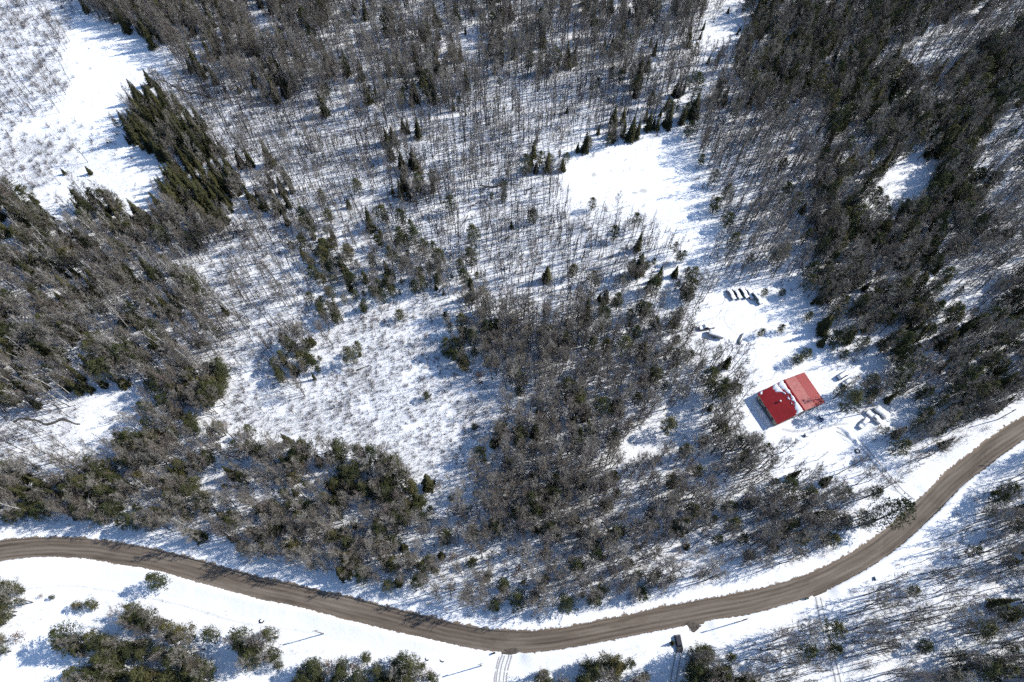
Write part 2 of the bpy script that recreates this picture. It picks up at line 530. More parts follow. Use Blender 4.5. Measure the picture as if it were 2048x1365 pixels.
# ---- driveways with wheel ruts
DL = {'lower_driveway': 'snow packed driveway with the dark car below the road', 'woodland_track': 'narrow snowy track into the lower right woods',
      'house_driveway': 'snow packed driveway from the road to the red roofed house', 'snowmobile_track': 'tracked snowy turnout below the road bend'}
for k, xy in drive_xy.items():
    w = DRIVES[k][1]
    nn = normals(xy)
    s = np.arange(len(xy)) * 0.8
    ac = np.linspace(-w, w, 7)
    ww = 1 + 0.18 * (vnoise(s, s * 0, 4, 50) - 0.5)
    of = ac[None] * ww[:, None]
    Pxy = xy[:, None, :] + nn[:, None, :] * of[:, :, None]
    rd = road_dist(Pxy[..., 0], Pxy[..., 1]).reshape(of.shape)
    z0 = np.maximum(hz(Pxy[..., 0], Pxy[..., 1]) + 0.06, (0.12 + 0.3) * (1 - smooth(6, 10, rd)) - 0.3) - 0.10 * (np.abs(ac) / w)[None] ** 3
    z0[-8:] -= np.linspace(0, 0.25, 8)[:, None]
    j0 = int(np.argmax(rd[:, 3] > RW + 0.5))
    d = link('driveway', strip('driveway', xy[j0:], nn[j0:], of[j0:], z0[j0:], M['packed']))
    tag(d, DL[k], kind='structure')
    for q in ((-0.75, 0.75) if k != 'snowmobile_track' else (-1.7, -0.9, -0.2, 0.8, 1.7)):
        wv = q + 0.35 * (vnoise(s, s * 0, 8, 52 + int(q * 10)) - 0.5)
        o2 = wv[:, None] + np.array([-0.19, 0.0, 0.19])[None]
        P2 = xy[:, None, :] + nn[:, None, :] * o2[:, :, None]
        rd = road_dist(P2[..., 0], P2[..., 1]).reshape(o2.shape)
        z2 = np.maximum(hz(P2[..., 0], P2[..., 1]) + 0.06, (0.12 + 0.3) * (1 - smooth(6, 10, rd)) - 0.3) + 0.014
        z2[-8:] -= np.linspace(0, 0.25, 8)[:, None]
        keep = rd[:, 1] > RW + 0.6
        i0 = int(np.argmax(keep))
        link('wheel_rut', strip('wheel_rut', xy[i0:], nn[i0:], o2[i0:], z2[i0:], M['rut']), d)

for px, r, lb in (((1383, 1254), (2.8, 1.2), 'brown dirt apron where the lower driveway meets the road'), ((1024, 1303), (2.0, 0.8), 'dark scuffed dirt at the road bend turnout')):
    c = U(*px)
    nq = 20
    vs = [(c[0], c[1], 0.19)]
    for i in range(nq):
        t = 2 * math.pi * i / nq
        rr = 0.6 + 0.8 * float(vnoise(math.cos(t) * 2.2 + px[0], math.sin(t) * 2.2, 1, 8))
        vs.append((c[0] + r[0] * rr * math.cos(t + 0.2), c[1] + r[1] * rr * math.sin(t + 0.2), 0.06))
    b = MB(); b.add(vs, [(0, 1 + i, 1 + (i + 1) % nq) for i in range(nq)])
    tag(link('dirt_apron', b.mesh('dirt_apron', M['apron'])), lb, kind='structure')

# ---- creeks, melt patches
def ribbon(name, px, w, mat, label, z=0.03, wv=0.5, seed=60):
    xy, s = resample(spline(px, 8), 0.7)
    nn = normals(xy)
    ww = w * (1 + wv * 2 * (vnoise(s, s * 0, 2.6, seed) - 0.5))
    of = np.array([-0.5, -0.25, 0, 0.25, 0.5])[None] * ww[:, None]
    P = xy[:, None, :] + nn[:, None, :] * of[:, :, None]
    o = link(name, strip(name, xy, nn, of, hz(P[..., 0], P[..., 1]) + z, mat))
    tag(o, label, kind='structure')
ribbon('creek', [(28, 846), (42, 838), (58, 840), (75, 842), (92, 850), (110, 846), (124, 840), (140, 844), (152, 849), (164, 849)], 0.7, M['water'], 'thin dark meandering creek in the left clearing', seed=61)
ribbon('creek', [(318, 160), (334, 166), (347, 174), (362, 180), (378, 187), (394, 188), (410, 193), (432, 199)], 0.75, M['water'], 'dark creek winding through snow right of the spruce wedge', seed=62)
ribbon('creek', [(784, 394), (798, 396), (808, 402), (820, 404), (836, 405)], 0.8, M['water'], 'short dark creek bend in the central swamp', seed=63)
ribbon('creek', [(1190, 414), (1206, 412), (1216, 424), (1232, 419), (1250, 414), (1266, 408)], 0.6, M['ice'], 'grey crack line at the lower edge of the frozen pond', seed=64)
ribbon('creek', [(712, 742), (726, 736), (742, 731)], 0.6, M['water'], 'short dark creek gap in the shrubby clearing', seed=65)
ribbon('creek', [(960, 372), (985, 376), (1010, 370), (1040, 371)], 0.7, M['water'], 'dark creek line left of the frozen pond', seed=66)

def patch(name, px, r, mat, label, seed):
    c = U(*px)
    n = 18
    pts = []
    for i in range(n):
        t = 2 * math.pi * i / n
        rr = 0.75 + 0.5 * float(vnoise(math.cos(t) * 2, math.sin(t) * 2, 1, seed))
        pts.append((c[0] + r[0] * rr * math.cos(t), c[1] + r[1] * rr * math.sin(t)))
    V = [(c[0], c[1], hz(c[0], c[1]) + 0.05)] + [(x, y, hz(x, y) + 0.045) for x, y in pts]
    b = MB(); b.add(V, [(0, 1 + i, 1 + (i + 1) % n) for i in range(n)])
    tag(link(name, b.mesh(name, mat)), label, kind='structure')
patch('melt_patch', (1188, 349), (0.9, 1.0), M['ice'], 'round grey melt patch on the frozen pond', 3)
patch('melt_patch', (1288, 381), (1.6, 1.1), M['ice'], 'longer grey melt patch near the pond centre', 5)
patch('melt_patch', (1270, 385), (1.3, 0.5), M['ice'], 'small grey melt tail on the frozen pond', 6)

# ------------------------------------------------------------------ the red roofed house
hA, hD, hB, hC = U(1514.8, 788, 3.2), U(1554.7, 848.7, 3.2), U(1607.8, 745, 3.2), U(1651.8, 805.5, 3.2)
hc = (hA + hB + hC + hD) / 4
ha = math.atan2(*(hB - hA + hC - hD)[::-1])
HL, HSP = 11.95, 18.8                       # along the ridge (y), across (x)
EZ, RZ = 3.2, 5.75
house = thing('house', 'low house with a red metal gable roof and ridge snow in the yard', 'house', (hc[0], hc[1], 0), ha)
x0, x1, xr = -HSP / 2, HSP / 2, 0.2
xk, zk = 5.0, 4.35                          # pitch change on the right slope
y0, y1 = -HL / 2, HL / 2
def slab(name, quad, th, mat):
    """a sheet of real thickness under the quad"""
    q = [Vector(p) for p in quad]
    nrm = (q[1] - q[0]).cross(q[3] - q[0]).normalized()
    if nrm.z < 0: nrm = -nrm
    b = MB()
    b.add([*q, *[p - nrm * th for p in q]], [(0, 1, 2, 3), (7, 6, 5, 4), (0, 4, 5, 1), (1, 5, 6, 2), (2, 6, 7, 3), (3, 7, 4, 0)])
    return link(name, b.mesh(name, mat), house)
slab('roof_slope', [(x0, y0, EZ), (xr, y0, RZ), (xr, y1, RZ), (x0, y1, EZ)], 0.16, M['roof'])['label'] = 'darker red slope facing away from the sun'
slab('roof_slope', [(xr + 0.003, y0, RZ), (xk, y0, zk), (xk, y1, zk), (xr + 0.003, y1, RZ)], 0.16, M['roof_paler'])['label'] = 'patchy light pink upper roof slope'
slab('roof_slope', [(xk + 0.003, y0 - 0.004, zk - 0.01), (x1, y0 - 0.004, EZ), (x1, y1, EZ), (xk + 0.003, y1, zk - 0.01)], 0.14, M['roof'])['label'] = 'bright red lower roof slope'
b = MB()
b.add([(xr - 0.28, y0 - 0.02, RZ - 0.055), (xr, y0 - 0.02, RZ + 0.05), (xr + 0.28, y0 - 0.02, RZ - 0.05), (xr - 0.28, y1 + 0.02, RZ - 0.055), (xr, y1 + 0.02, RZ + 0.05), (xr + 0.28, y1 + 0.02, RZ - 0.05)],
      [(0, 1, 4, 3), (1, 2, 5, 4), (0, 2, 1), (3, 4, 5)])
link('ridge_cap', b.mesh('ridge_cap', M['roof']), house)
wx0, wx1, wy0, wy1 = x0 + 0.45, x1 - 0.45, y0 + 0.45, y1 - 0.45
for nm, yy in (('gable_wall', wy0), ('gable_wall', wy1)):
    b = MB()
    prof = [(wx0, -0.8), (wx1, -0.8), (wx1, EZ - 0.10), (xk, zk - 0.22), (xr, RZ - 0.24), (wx0, EZ - 0.06)]
    t = 0.1
    b.add([(p[0], yy - t, p[1]) for p in prof] + [(p[0], yy + t, p[1]) for p in prof],
          [tuple(range(6)), tuple(range(11, 5, -1))] + [(i, 6 + i, 6 + (i + 1) % 6, (i + 1) % 6) for i in range(6)])
    w = link(nm, b.mesh(nm, M['wall_dark'] if yy < 0 else M['wall']), house)  # near gable: dark boards, with the shade of that side put into the colour
    for wx in ((-6.2, -1.5, 6.0) if yy < 0 else (-5, 3)):
        b = MB(); b.box((wx, yy + (-0.12 if yy < 0 else 0.12), 1.6), (1.5, 0.08, 1.2)); f = link('window', b.mesh('window', M['trim']), w)
        b = MB(); b.box((wx, yy + (-0.17 if yy < 0 else 0.17), 1.6), (1.3, 0.03, 1.0)); link('pane', b.mesh('pane', M['glass']), w)
for xx in (wx0, wx1):
    b = MB(); b.box((xx, 0, EZ / 2 - 0.5), (0.2, wy1 - wy0 - 0.21, EZ + 0.86)); w = link('side_wall', b.mesh('side_wall', M['wall']), house)
    sg = -1 if xx < 0 else 1
    for wy in (-3.4, 0.6, 3.6):
        b = MB(); b.box((xx + sg * 0.12, wy, 1.7), (0.08, 1.3, 1.1)); link('window', b.mesh('window', M['trim']), w)
        b = MB(); b.box((xx + sg * 0.17, wy, 1.7), (0.03, 1.1, 0.9)); link('pane', b.mesh('pane', M['glass']), w)
b = MB(); b.box((2.6, wy0 - 0.13, 0.85), (1.0, 0.09, 2.1)); d = link('door', b.mesh('door', M['trim']), house)
b = MB(); b.box((2.95, wy0 - 0.20, 0.85), (0.08, 0.06, 0.14)); link('handle', b.mesh('handle', M['steel']), d)
for yy, nm in ((y0 - 0.03, 'bargeboard'), (y1 + 0.03, 'bargeboard')):
    for (a, za), (c, zc) in (((x0, EZ), (xr, RZ)), ((xr + 0.01, RZ), (xk, zk)), ((xk, zk), (x1, EZ))):
        b = MB()
        b.add([(a, yy - 0.02, za - 0.02), (c, yy - 0.02, zc - 0.02), (c, yy - 0.02, zc - 0.26), (a, yy - 0.02, za - 0.26),
               (a, yy + 0.02, za - 0.02), (c, yy + 0.02, zc - 0.02), (c, yy + 0.02, zc - 0.26), (a, yy + 0.02, za - 0.26)],
              [(0, 1, 2, 3), (7, 6, 5, 4), (0, 4, 5, 1), (3, 2, 6, 7), (0, 3, 7, 4), (1, 5, 6, 2)])
        link(nm, b.mesh(nm, M['wall_dark']), house)
for (a, za, c, zc, nm) in ((x0 + 0.02, EZ, xr - 0.3, RZ - 0.08, 'a'), (xr + 0.3, RZ - 0.08, xk, zk, 'b'), (xk + 0.02, zk - 0.01, x1 - 0.02, EZ, 'c')):
    b = MB()
    for yy in np.arange(y0 + 0.25, y1 - 0.1, 0.46):
        b.add([(a, yy - 0.025, za), (c, yy - 0.025, zc), (c, yy + 0.025, zc), (a, yy + 0.025, za), (a, yy - 0.02, za + 0.045), (c, yy - 0.02, zc + 0.045), (c, yy + 0.02, zc + 0.045), (a, yy + 0.02, za + 0.045)],
              [(4, 5, 6, 7), (0, 1, 5, 4), (3, 7, 6, 2), (0, 4, 7, 3), (1, 2, 6, 5)])
    o = link('roof_seams', b.mesh('roof_seams', M['roof']), house)
    o['kind'] = 'stuff'
def roof_z(x):
    return EZ + (RZ - EZ) * (x - x0) / (xr - x0)
b = MB(); b.tube([(-4.9, 0.2, roof_z(-4.9) - 0.3), (-4.9, 0.2, roof_z(-4.9) + 0.75)], [0.17, 0.17], 12); ch = link('chimney_pipe', b.mesh('chimney_pipe', M['brick'], True), house)
b = MB(); b.tube([(-4.9, 0.2, roof_z(-4.9) + 0.74), (-4.9, 0.2, roof_z(-4.9) + 0.84), (-4.9, 0.2, roof_z(-4.9) + 1.0)], [0.32, 0.32, 0.04], 12); link('rain_cap', b.mesh('rain_cap', M['trim'], True), ch)
def roof_snow(name, spec, label):
    """spec: (t from the far gable, s from ridge inner, outer)"""
    b = MB()
    T = np.linspace(spec[0][0], spec[-1][0], 60)
    si = np.interp(T, [q[0] for q in spec], [q[1] for q in spec]) + 0.3 * (vnoise(T, T * 0, 0.8, 70) - 0.5)
    so = np.interp(T, [q[0] for q in spec], [q[2] for q in spec]) + 0.9 * (vnoise(T, T * 0, 0.9, 71) - 0.5) + 0.5 * (vnoise(T, T * 0, 0.35, 73) - 0.5)
    k = 7
    vs = []
    for i, t in enumerate(T):
        for j in range(k):
            s = si[i] + (so[i] - si[i]) * j / (k - 1)
            x = xr - s
            ed = min(1.0, 3.2 * min(j, k - 1 - j) / (k - 1)) * min(1.0, 0.5 + i * 0.5, 0.5 + (59 - i) * 0.5)
            lift = -0.03 if j in (0, k - 1) else 0.17 * ed + 0.06 * float(vnoise(t, s, 0.7, 72))
            vs.append((x, y1 - t, roof_z(x) + lift))
    fs = [(i * k + j, i * k + j + 1, (i + 1) * k + j + 1, (i + 1) * k + j) for i in range(59) for j in range(k - 1)]
    b.add(vs, fs)
    o = link(name, b.mesh(name, M['cap'], True), house)
    o['label'] = label
roof_snow('snow_slab', [(0.05, 0.45, 2.2), (1.5, 0.5, 2.1), (3, 0.55, 1.7), (5, 0.55, 1.45), (7, 0.6, 1.4), (9, 0.6, 1.6), (10.5, 0.5, 2.4), (11.9, 0.5, 2.9)], 'snow lying along the ridge')
roof_snow('snow_slab', [(0.05, 2.6, 4.1), (1.2, 2.6, 4.2), (2.4, 2.4, 4.0), (3.4, 2.3, 2.7), (4.6, 2.1, 2.25)], 'snow tongue below the ridge snow')
roof_snow('snow_slab', [(5.3, 2.0, 2.3), (6.0, 1.95, 2.6), (6.7, 2.0, 2.3)], 'small snow scrap on the darker slope')
roof_snow('snow_slab', [(7.6, 2.1, 2.3), (8.1, 2.0, 2.5), (8.6, 2.1, 2.3)], 'smaller snow scrap on the darker slope')
roof_snow('snow_slab', [(0.1, 7.9, 8.9), (0.5, 8.0, 8.8), (0.9, 8.2, 8.6)], 'thin snow scrap at the roof corner')

# heaps of snow that slid off the roof, and trodden paths
def heap(name, c, L, W, Hh, rz, label, seed):
    m = MB(); vs = []
    a, k = 26, 9
    for i in range(a):
        for j in range(k):
            x, y = (j / (k - 1) - 0.5) * W, (i / (a - 1) - 0.5) * L
            e = math.sin(math.pi * j / (k - 1)) * min(1, 4 * min(i, a - 1 - i) / (a - 1))
            px_, py_ = c[0] + x * math.cos(rz) - y * math.sin(rz), c[1] + x * math.sin(rz) + y * math.cos(rz)
            vs.append((px_, py_, float(hz(px_, py_)) - 0.06 + Hh * e * (0.45 + 1.1 * float(vnoise(x * 1.3, y, 1.1, seed)))))
    m.add(vs, [(i * k + j, i * k + j + 1, (i + 1) * k + j + 1, (i + 1) * k + j) for i in range(a - 1) for j in range(k - 1)])
    tag(link(name, m.mesh(name, M['snow'], True)), label, kind='structure')
for sx, lb in ((-1, 'heap of slid snow along the shaded eave of the house'), (1, 'heap of slid snow along the sunny eave of the house')):
    q = np.array((hc[0] + math.cos(ha) * sx * (HSP / 2 + 0.9), hc[1] + math.sin(ha) * sx * (HSP / 2 + 0.9)))
    heap('snow_heap', q, 11.0, 2.6, 1.1, ha, lb, 200 + sx)
heap('snow_heap', U(1702, 872), 9.0, 2.6, 0.9, R(35), 'ploughed snow heap beside the house driveway', 205)
heap('snow_heap', U(1590, 880), 8.0, 2.4, 0.8, R(100), 'ploughed snow heap below the house', 206)
ribbon('footpath', [(1640, 848), (1622, 856), (1604, 862), (1585, 862), (1562, 858)], 0.8, M['packed2'], 'trodden path along the front of the house', 0.025, 0.3, 70)
ribbon('footpath', [(1612, 868), (1640, 858), (1668, 850), (1700, 846)], 0.7, M['packed2'], 'trodden path from the bin to the parked cars', 0.03, 0.3, 71)
ribbon('footpath', [(1505, 775), (1498, 745), (1512, 715), (1505, 690), (1470, 665), (1450, 640), (1458, 612)], 0.5, M['packed3'], 'trodden path through the yard to the parked row', 0.025, 0.3, 72)
ribbon('footpath', [(40, 1180), (130, 1172), (240, 1185), (360, 1210), (480, 1245), (600, 1262), (740, 1285), (860, 1310), (940, 1322)], 0.5, M['packed3'], 'faint animal trail in the snow below the left road', 0.025, 0.6, 74)

# ------------------------------------------------------------------ vehicles
def car_profile(kind):
    # (x along, z top of body, roof z or None): lower body line, then cabin
    if kind == 'pickup':
        return dict(L=5.6, W=1.95, belt=1.08, roof=1.82, cab=(-0.35, 1.45), hood=1.08, bed=1.05)
    if kind == 'van':
        return dict(L=5.2, W=1.95, belt=1.15, roof=2.05, cab=(-2.5, 1.7), hood=1.12, bed=1.15)
    if kind == 'suv':
        return dict(L=4.6, W=1.86, belt=1.05, roof=1.72, cab=(-2.2, 1.05), hood=1.02, bed=1.05)
    return dict(L=4.6, W=1.8, belt=0.92, roof=1.45, cab=(-1.55, 0.95), hood=0.92, bed=0.95)

def vehicle(kind, paint, px, heading, label, snow=0.0, group=None, category='car', name='parked_car'):
    c = U(*px, 0.8)
    g = thing(name, label, category, (c[0], c[1], float(hz(c[0], c[1])) + 0.06), heading, group)
    p = car_profile(kind)
    L, W = p['L'], p['W']
    # body: loft of rounded cross-sections along x
    xs = [-L / 2, -L / 2 + 0.12, -L / 2 + 0.5, -0.9, 0.9, L / 2 - 0.6, L / 2 - 0.14, L / 2]
    hw = [0.80, 0.93, 1.0, 1.0, 1.0, 0.98, 0.90, 0.76]
    zt = [p['bed'] - 0.1, p['bed'], p['bed'], p['belt'], p['belt'], p['hood'] - 0.02, p['hood'] - 0.10, p['hood'] - 0.28]
    b = MB(); vs = []
    for x, h, z in zip(xs, hw, zt):
        w = W / 2 * h
        for yy, zz in ((-w * 0.92, 0.28), (-w, 0.42), (-w, z - 0.16), (-w * 0.9, z), (w * 0.9, z), (w, z - 0.16), (w, 0.42), (w * 0.92, 0.28)):
            vs.append((x, yy, zz))
    k = 8
    fs = [(i * k + j, i * k + (j + 1) % k, (i + 1) * k + (j + 1) % k, (i + 1) * k + j) for i in range(len(xs) - 1) for j in range(k)]
    fs += [tuple(range(k)), tuple(range((len(xs) - 1) * k + k - 1, (len(xs) - 1) * k - 1, -1))]
    b.add(vs, fs)
    body = link('body', b.mesh('body', M['paint_' + paint]), g)
    # cabin
    a0, a1 = p['cab']
    zb, zr = p['belt'] - 0.02, p['roof']
    w0, w1 = W / 2 * 0.93, W / 2 * 0.76
    rs = 0.22 if kind in ('van', 'suv', 'pickup') else 0.5
    rf = 0.55
    base = [(a0, -w0, zb), (a1, -w0, zb), (a1, w0, zb), (a0, w0, zb)]
    top = [(a0 + rs, -w1, zr - 0.05), (a1 - rf, -w1, zr - 0.05), (a1 - rf, w1, zr - 0.05), (a0 + rs, w1, zr - 0.05)]
    top2 = [(a0 + rs + 0.14, -w1 + 0.1, zr), (a1 - rf - 0.12, -w1 + 0.1, zr), (a1 - rf - 0.12, w1 - 0.1, zr), (a0 + rs + 0.14, w1 - 0.1, zr)]
    b = MB()
    b.add(base + top + top2, [(0, 1, 5, 4), (1, 2, 6, 5), (2, 3, 7, 6), (3, 0, 4, 7), (4, 5, 9, 8), (5, 6, 10, 9), (6, 7, 11, 10), (7, 4, 8, 11), (8, 9, 10, 11)])
    link('cabin', b.mesh('cabin', M['paint_' + paint]), g)
    def pane(nm, q, f=0.86):
        q = [Vector(v) for v in q]
        cc = sum(q, Vector()) / 4
        nrm = (q[1] - q[0]).cross(q[3] - q[0]).normalized()
        if nrm.dot(cc - Vector(((a0 + a1) / 2, 0, (zb + zr) / 2))) < 0: nrm = -nrm
        qq = [cc + (v - cc) * f + nrm * 0.012 for v in q]
        qb = [v - nrm * 0.008 for v in qq]
        m = MB(); m.add(qq + qb, [(0, 1, 2, 3), (7, 6, 5, 4), (0, 4, 5, 1), (1, 5, 6, 2), (2, 6, 7, 3), (3, 7, 4, 0)])
        link(nm, m.mesh(nm, M['glass']), g)
    pane('windscreen', (base[1], base[2], top[2], top[1]))
    pane('rear_window', (base[3], base[0], top[0], top[3]))
    pane('side_window', (base[0], base[1], top[1], top[0]))
    pane('side_window', (base[2], base[3], top[3], top[2]))
    for sx in (-1, 1):
        for sy in (-1, 1):
            xx, yy = sx * L * 0.31, sy * (W / 2 - 0.12)
            m = MB(); m.tube([(xx, yy - 0.12, 0.34), (xx, yy - 0.09, 0.34), (xx, yy + 0.09, 0.34), (xx, yy + 0.12, 0.34)], [0.27, 0.35, 0.35, 0.27], 14)
            wl = link('wheel', m.mesh('tyre', M['rubber']), g)
            m = MB(); m.tube([(xx, yy + sy * 0.10, 0.34), (xx, yy + sy * 0.135, 0.34)], [0.2, 0.17], 12); link('rim', m.mesh('rim', M['steel']), wl)
    for sy in (-1, 1):
        m = MB(); m.box((L / 2 - 0.10, sy * W * 0.33, 0.66), (0.16, 0.34, 0.15)); link('headlight', m.mesh('headlight', M['lamp']), g)
        m = MB(); m.box((-L / 2 + 0.06, sy * W * 0.34, 0.78), (0.18, 0.30, 0.26)); link('tail_light', m.mesh('tail_light', M['red_lens']), g)
    if kind == 'pickup':
        m = MB(); m.box(((-L / 2 + a0) / 2 - 0.02, 0, p['bed'] + 0.004), (abs(-L / 2 - a0) - 0.35, W * 0.74, 0.02)); link('cargo_bed', m.mesh('cargo_bed', M['rubber']), g)
    if snow > 0:
        # a blanket of snow that follows hood, glass and roof
        nxs, nys = 30, 11
        X = np.linspace(-L / 2 - 0.03, L / 2 + 0.02, nxs); Y = np.linspace(-W / 2 * 0.80, W / 2 * 0.80, nys)
        vs = []
        for x in X:
            roofz = np.interp(x, [a0 - 0.05, a0 + rs, a1 - rf, a1 + 0.05], [p['belt'], zr, zr, p['belt']]) if a0 - 0.05 < x < a1 + 0.05 else p['belt']
            if kind == 'pickup' and x < a0: roofz = p['bed']
            for y in Y:
                ey = abs(y) / (W / 2 * 0.80)
                z = roofz if ey < 0.9 else p['belt'] + (roofz - p['belt']) * max(0.0, 0.4 + 0.6 * (1.0 - ey) / 0.1)
                ex = min(1.0, (L / 2 + 0.05 - abs(x)) / 0.35)
                th = snow * (0.55 + 0.6 * float(vnoise(x + px[0], y + px[1], 0.7, 80))) * (1 - 0.75 * ey ** 6) * (0.3 + 0.7 * ex)
                vs.append((x, y, z + th + 0.01))
        m = MB()
        o = nys
        fs = [(i * o + j, (i + 1) * o + j, (i + 1) * o + j + 1, i * o + j + 1) for i in range(nxs - 1) for j in range(nys - 1)]
        n0 = len(vs)
        rim = [i * o for i in range(nxs)] + [(nxs - 1) * o + j for j in range(1, nys)] + [i * o + nys - 1 for i in range(nxs - 2, -1, -1)] + [j for j in range(nys - 2, 0, -1)]
        for r in rim:
            vs.append((vs[r][0] * 0.985, vs[r][1] * 0.985, vs[r][2] - snow * 0.8 - 0.1))
        q = len(rim)
        fs += [(rim[i], n0 + i, n0 + (i + 1) % q, rim[(i + 1) % q]) for i in range(q)]
        m.add(vs, fs)
        link('snow_cover', m.mesh('snow_cover', M['cap'], True), g)
    return g

CARS = []
GR = 'snow covered cars parked in a row'
for (kind, paint, px, hd, label, snow, grp, cat, nm) in [
    ('suv', 'charcoal', (1358, 1287), R(-84), 'dark car with red tail lights stopped on the lower driveway', 0.0, None, 'car', 'parked_car'),
    ('sedan', 'grey', (1463, 588), R(-66), 'snow covered car at the left end of the parked row', 0.16, GR, 'car', 'parked_car'),
    ('sedan', 'black', (1475, 587), R(-65), 'second snow covered car from the left in the parked row', 0.15, GR, 'car', 'parked_car'),
    ('suv', 'green', (1488, 586), R(-63), 'third snow covered car from the left in the parked row', 0.16, GR, 'car', 'parked_car'),
    ('sedan', 'maroon', (1500, 587), R(-72), 'dull red car under thin snow in the parked row', 0.12, GR, 'car', 'parked_car'),
    ('van', 'teal', (1514, 597), R(-60), 'bluish van with snowy roof at the right end of the row', 0.18, None, 'van', 'parked_van'),
    ('pickup', 'black', (1414, 654), R(190), 'dark pickup with snowy bed beside the box trailer', 0.15, None, 'pickup truck', 'pickup_truck'),
    ('sedan', 'silver', (1729, 846), R(222), 'silver car with bare windscreen at the driveway edge by the house', 0.10, None, 'car', 'parked_car'),
    ('pickup', 'white', (1749, 834), R(-48), 'white pickup truck with dark windows behind the silver car', 0.10, None, 'pickup truck', 'pickup_truck'),
    ('suv', 'blue', (1687, 750), R(32), 'dark car half hidden by trees right of the house', 0.12, None, 'car', 'parked_car'),
    ('sedan', 'grey', (1697, 763), R(32), 'grey snow topped car nearest the pine right of the house', 0.18, None, 'car', 'parked_car'),
]:
    vehicle(kind, paint, px, hd, label, snow, grp, cat, nm)
    CARS.append(px)

def snow_dome(L, W, z, th, seed):
    m = MB(); vs = []
    a, c = 12, 9
    for i in range(a):
        for j in range(c):
            x, y = (i / (a - 1) - 0.5) * L, (j / (c - 1) - 0.5) * W
            e = min(1, 5 * min(i, a - 1 - i) / (a - 1)) * min(1, 4 * min(j, c - 1 - j) / (c - 1))
            vs.append((x, y, z + (-0.03 if e == 0 else th * (0.5 + 0.5 * e) * (0.75 + 0.5 * float(vnoise(x, y, 0.9, seed))))))
    m.add(vs, [(i * c + j, (i + 1) * c + j, (i + 1) * c + j + 1, i * c + j + 1) for i in range(a - 1) for j in range(c - 1)])
    return m

def box_trailer(px, heading, label, L, W, Hh, paint):
    c = U(*px, 1.0)
    g = thing('box_trailer', label, 'trailer', (c[0], c[1], float(hz(c[0], c[1]))), heading)
    m = MB(); m.box((0, 0, 0.55 + Hh / 2), (L, W, Hh)); link('box', m.mesh('box', M['paint_' + paint]), g)
    m = MB(); m.box((-L / 2 - 0.02, 0, 0.6 + Hh / 2), (0.06, W * 0.92, Hh * 0.9)); link('rear_door', m.mesh('rear_door', M['paint_grey']), g)
    m = MB(); m.tube([(L / 2 - 0.05, -0.5, 0.55), (L / 2 + 1.1, 0, 0.5), (L / 2 - 0.05, 0.5, 0.55)], [0.05] * 3, 6); link('drawbar', m.mesh('drawbar', M['steel']), g)
    for sy in (-1, 1):
        m = MB(); m.tube([(-0.3, sy * (W / 2 + 0.02), 0.34), (-0.3, sy * (W / 2 + 0.2), 0.34)], [0.34, 0.34], 14); link('wheel', m.mesh('wheel', M['rubber']), g)
        m = MB(); m.box((-0.3, sy * (W / 2 + 0.12), 0.78), (0.95, 0.24, 0.06)); link('mudguard', m.mesh('mudguard', M['steel']), g)
    link('snow_cover', snow_dome(L, W, 0.55 + Hh, 0.3, 84).mesh('snow_cover', M['cap'], True), g)
    CARS.append(px)
box_trailer((1432, 669), R(-18), 'snow topped grey box trailer in the upper yard', 5.0, 2.2, 1.5, 'grey')
box_trailer((1763, 826), R(-45), 'white snow topped trailer beside the white pickup', 4.4, 2.2, 1.6, 'white')

def boat(px, heading, label):
    c = U(*px, 0.4)
    g = thing('upturned_boat', label, 'boat', (c[0], c[1], float(hz(c[0], c[1])) + 0.02), heading)
    m = MB(); vs = []
    st = [(-2.2, 0.62, 0.62), (-1.4, 0.72, 0.74), (-0.3, 0.78, 0.82), (0.9, 0.62, 0.85), (1.8, 0.34, 0.86), (2.5, 0.03, 0.80)]
    for x, w, h in st:
        for yy, zz in ((-w, 0.02), (-w * 0.92, h * 0.5), (-w * 0.5, h * 0.93), (0, h), (w * 0.5, h * 0.93), (w * 0.92, h * 0.5), (w, 0.02)):
            vs.append((x, yy, zz))
    m.add(vs, [(i * 7 + j, (i + 1) * 7 + j, (i + 1) * 7 + j + 1, i * 7 + j + 1) for i in range(5) for j in range(6)] + [tuple(range(7))])
    link('hull', m.mesh('hull', M['paint_grey'], True), g)
    m = MB(); m.tube([(-2.2, 0, 0.63), (-0.3, 0, 0.84), (1.8, 0, 0.89), (2.5, 0, 0.83)], [0.035] * 4, 6); link('keel', m.mesh('keel', M['paint_black']), g)
    m = MB(); m.box((-2.22, 0, 0.36), (0.05, 1.1, 0.5)); link('transom', m.mesh('transom', M['paint_green']), g)
    CARS.append(px)
boat((1482, 677), R(62), 'grey upturned boat lying at the left edge of the yard')

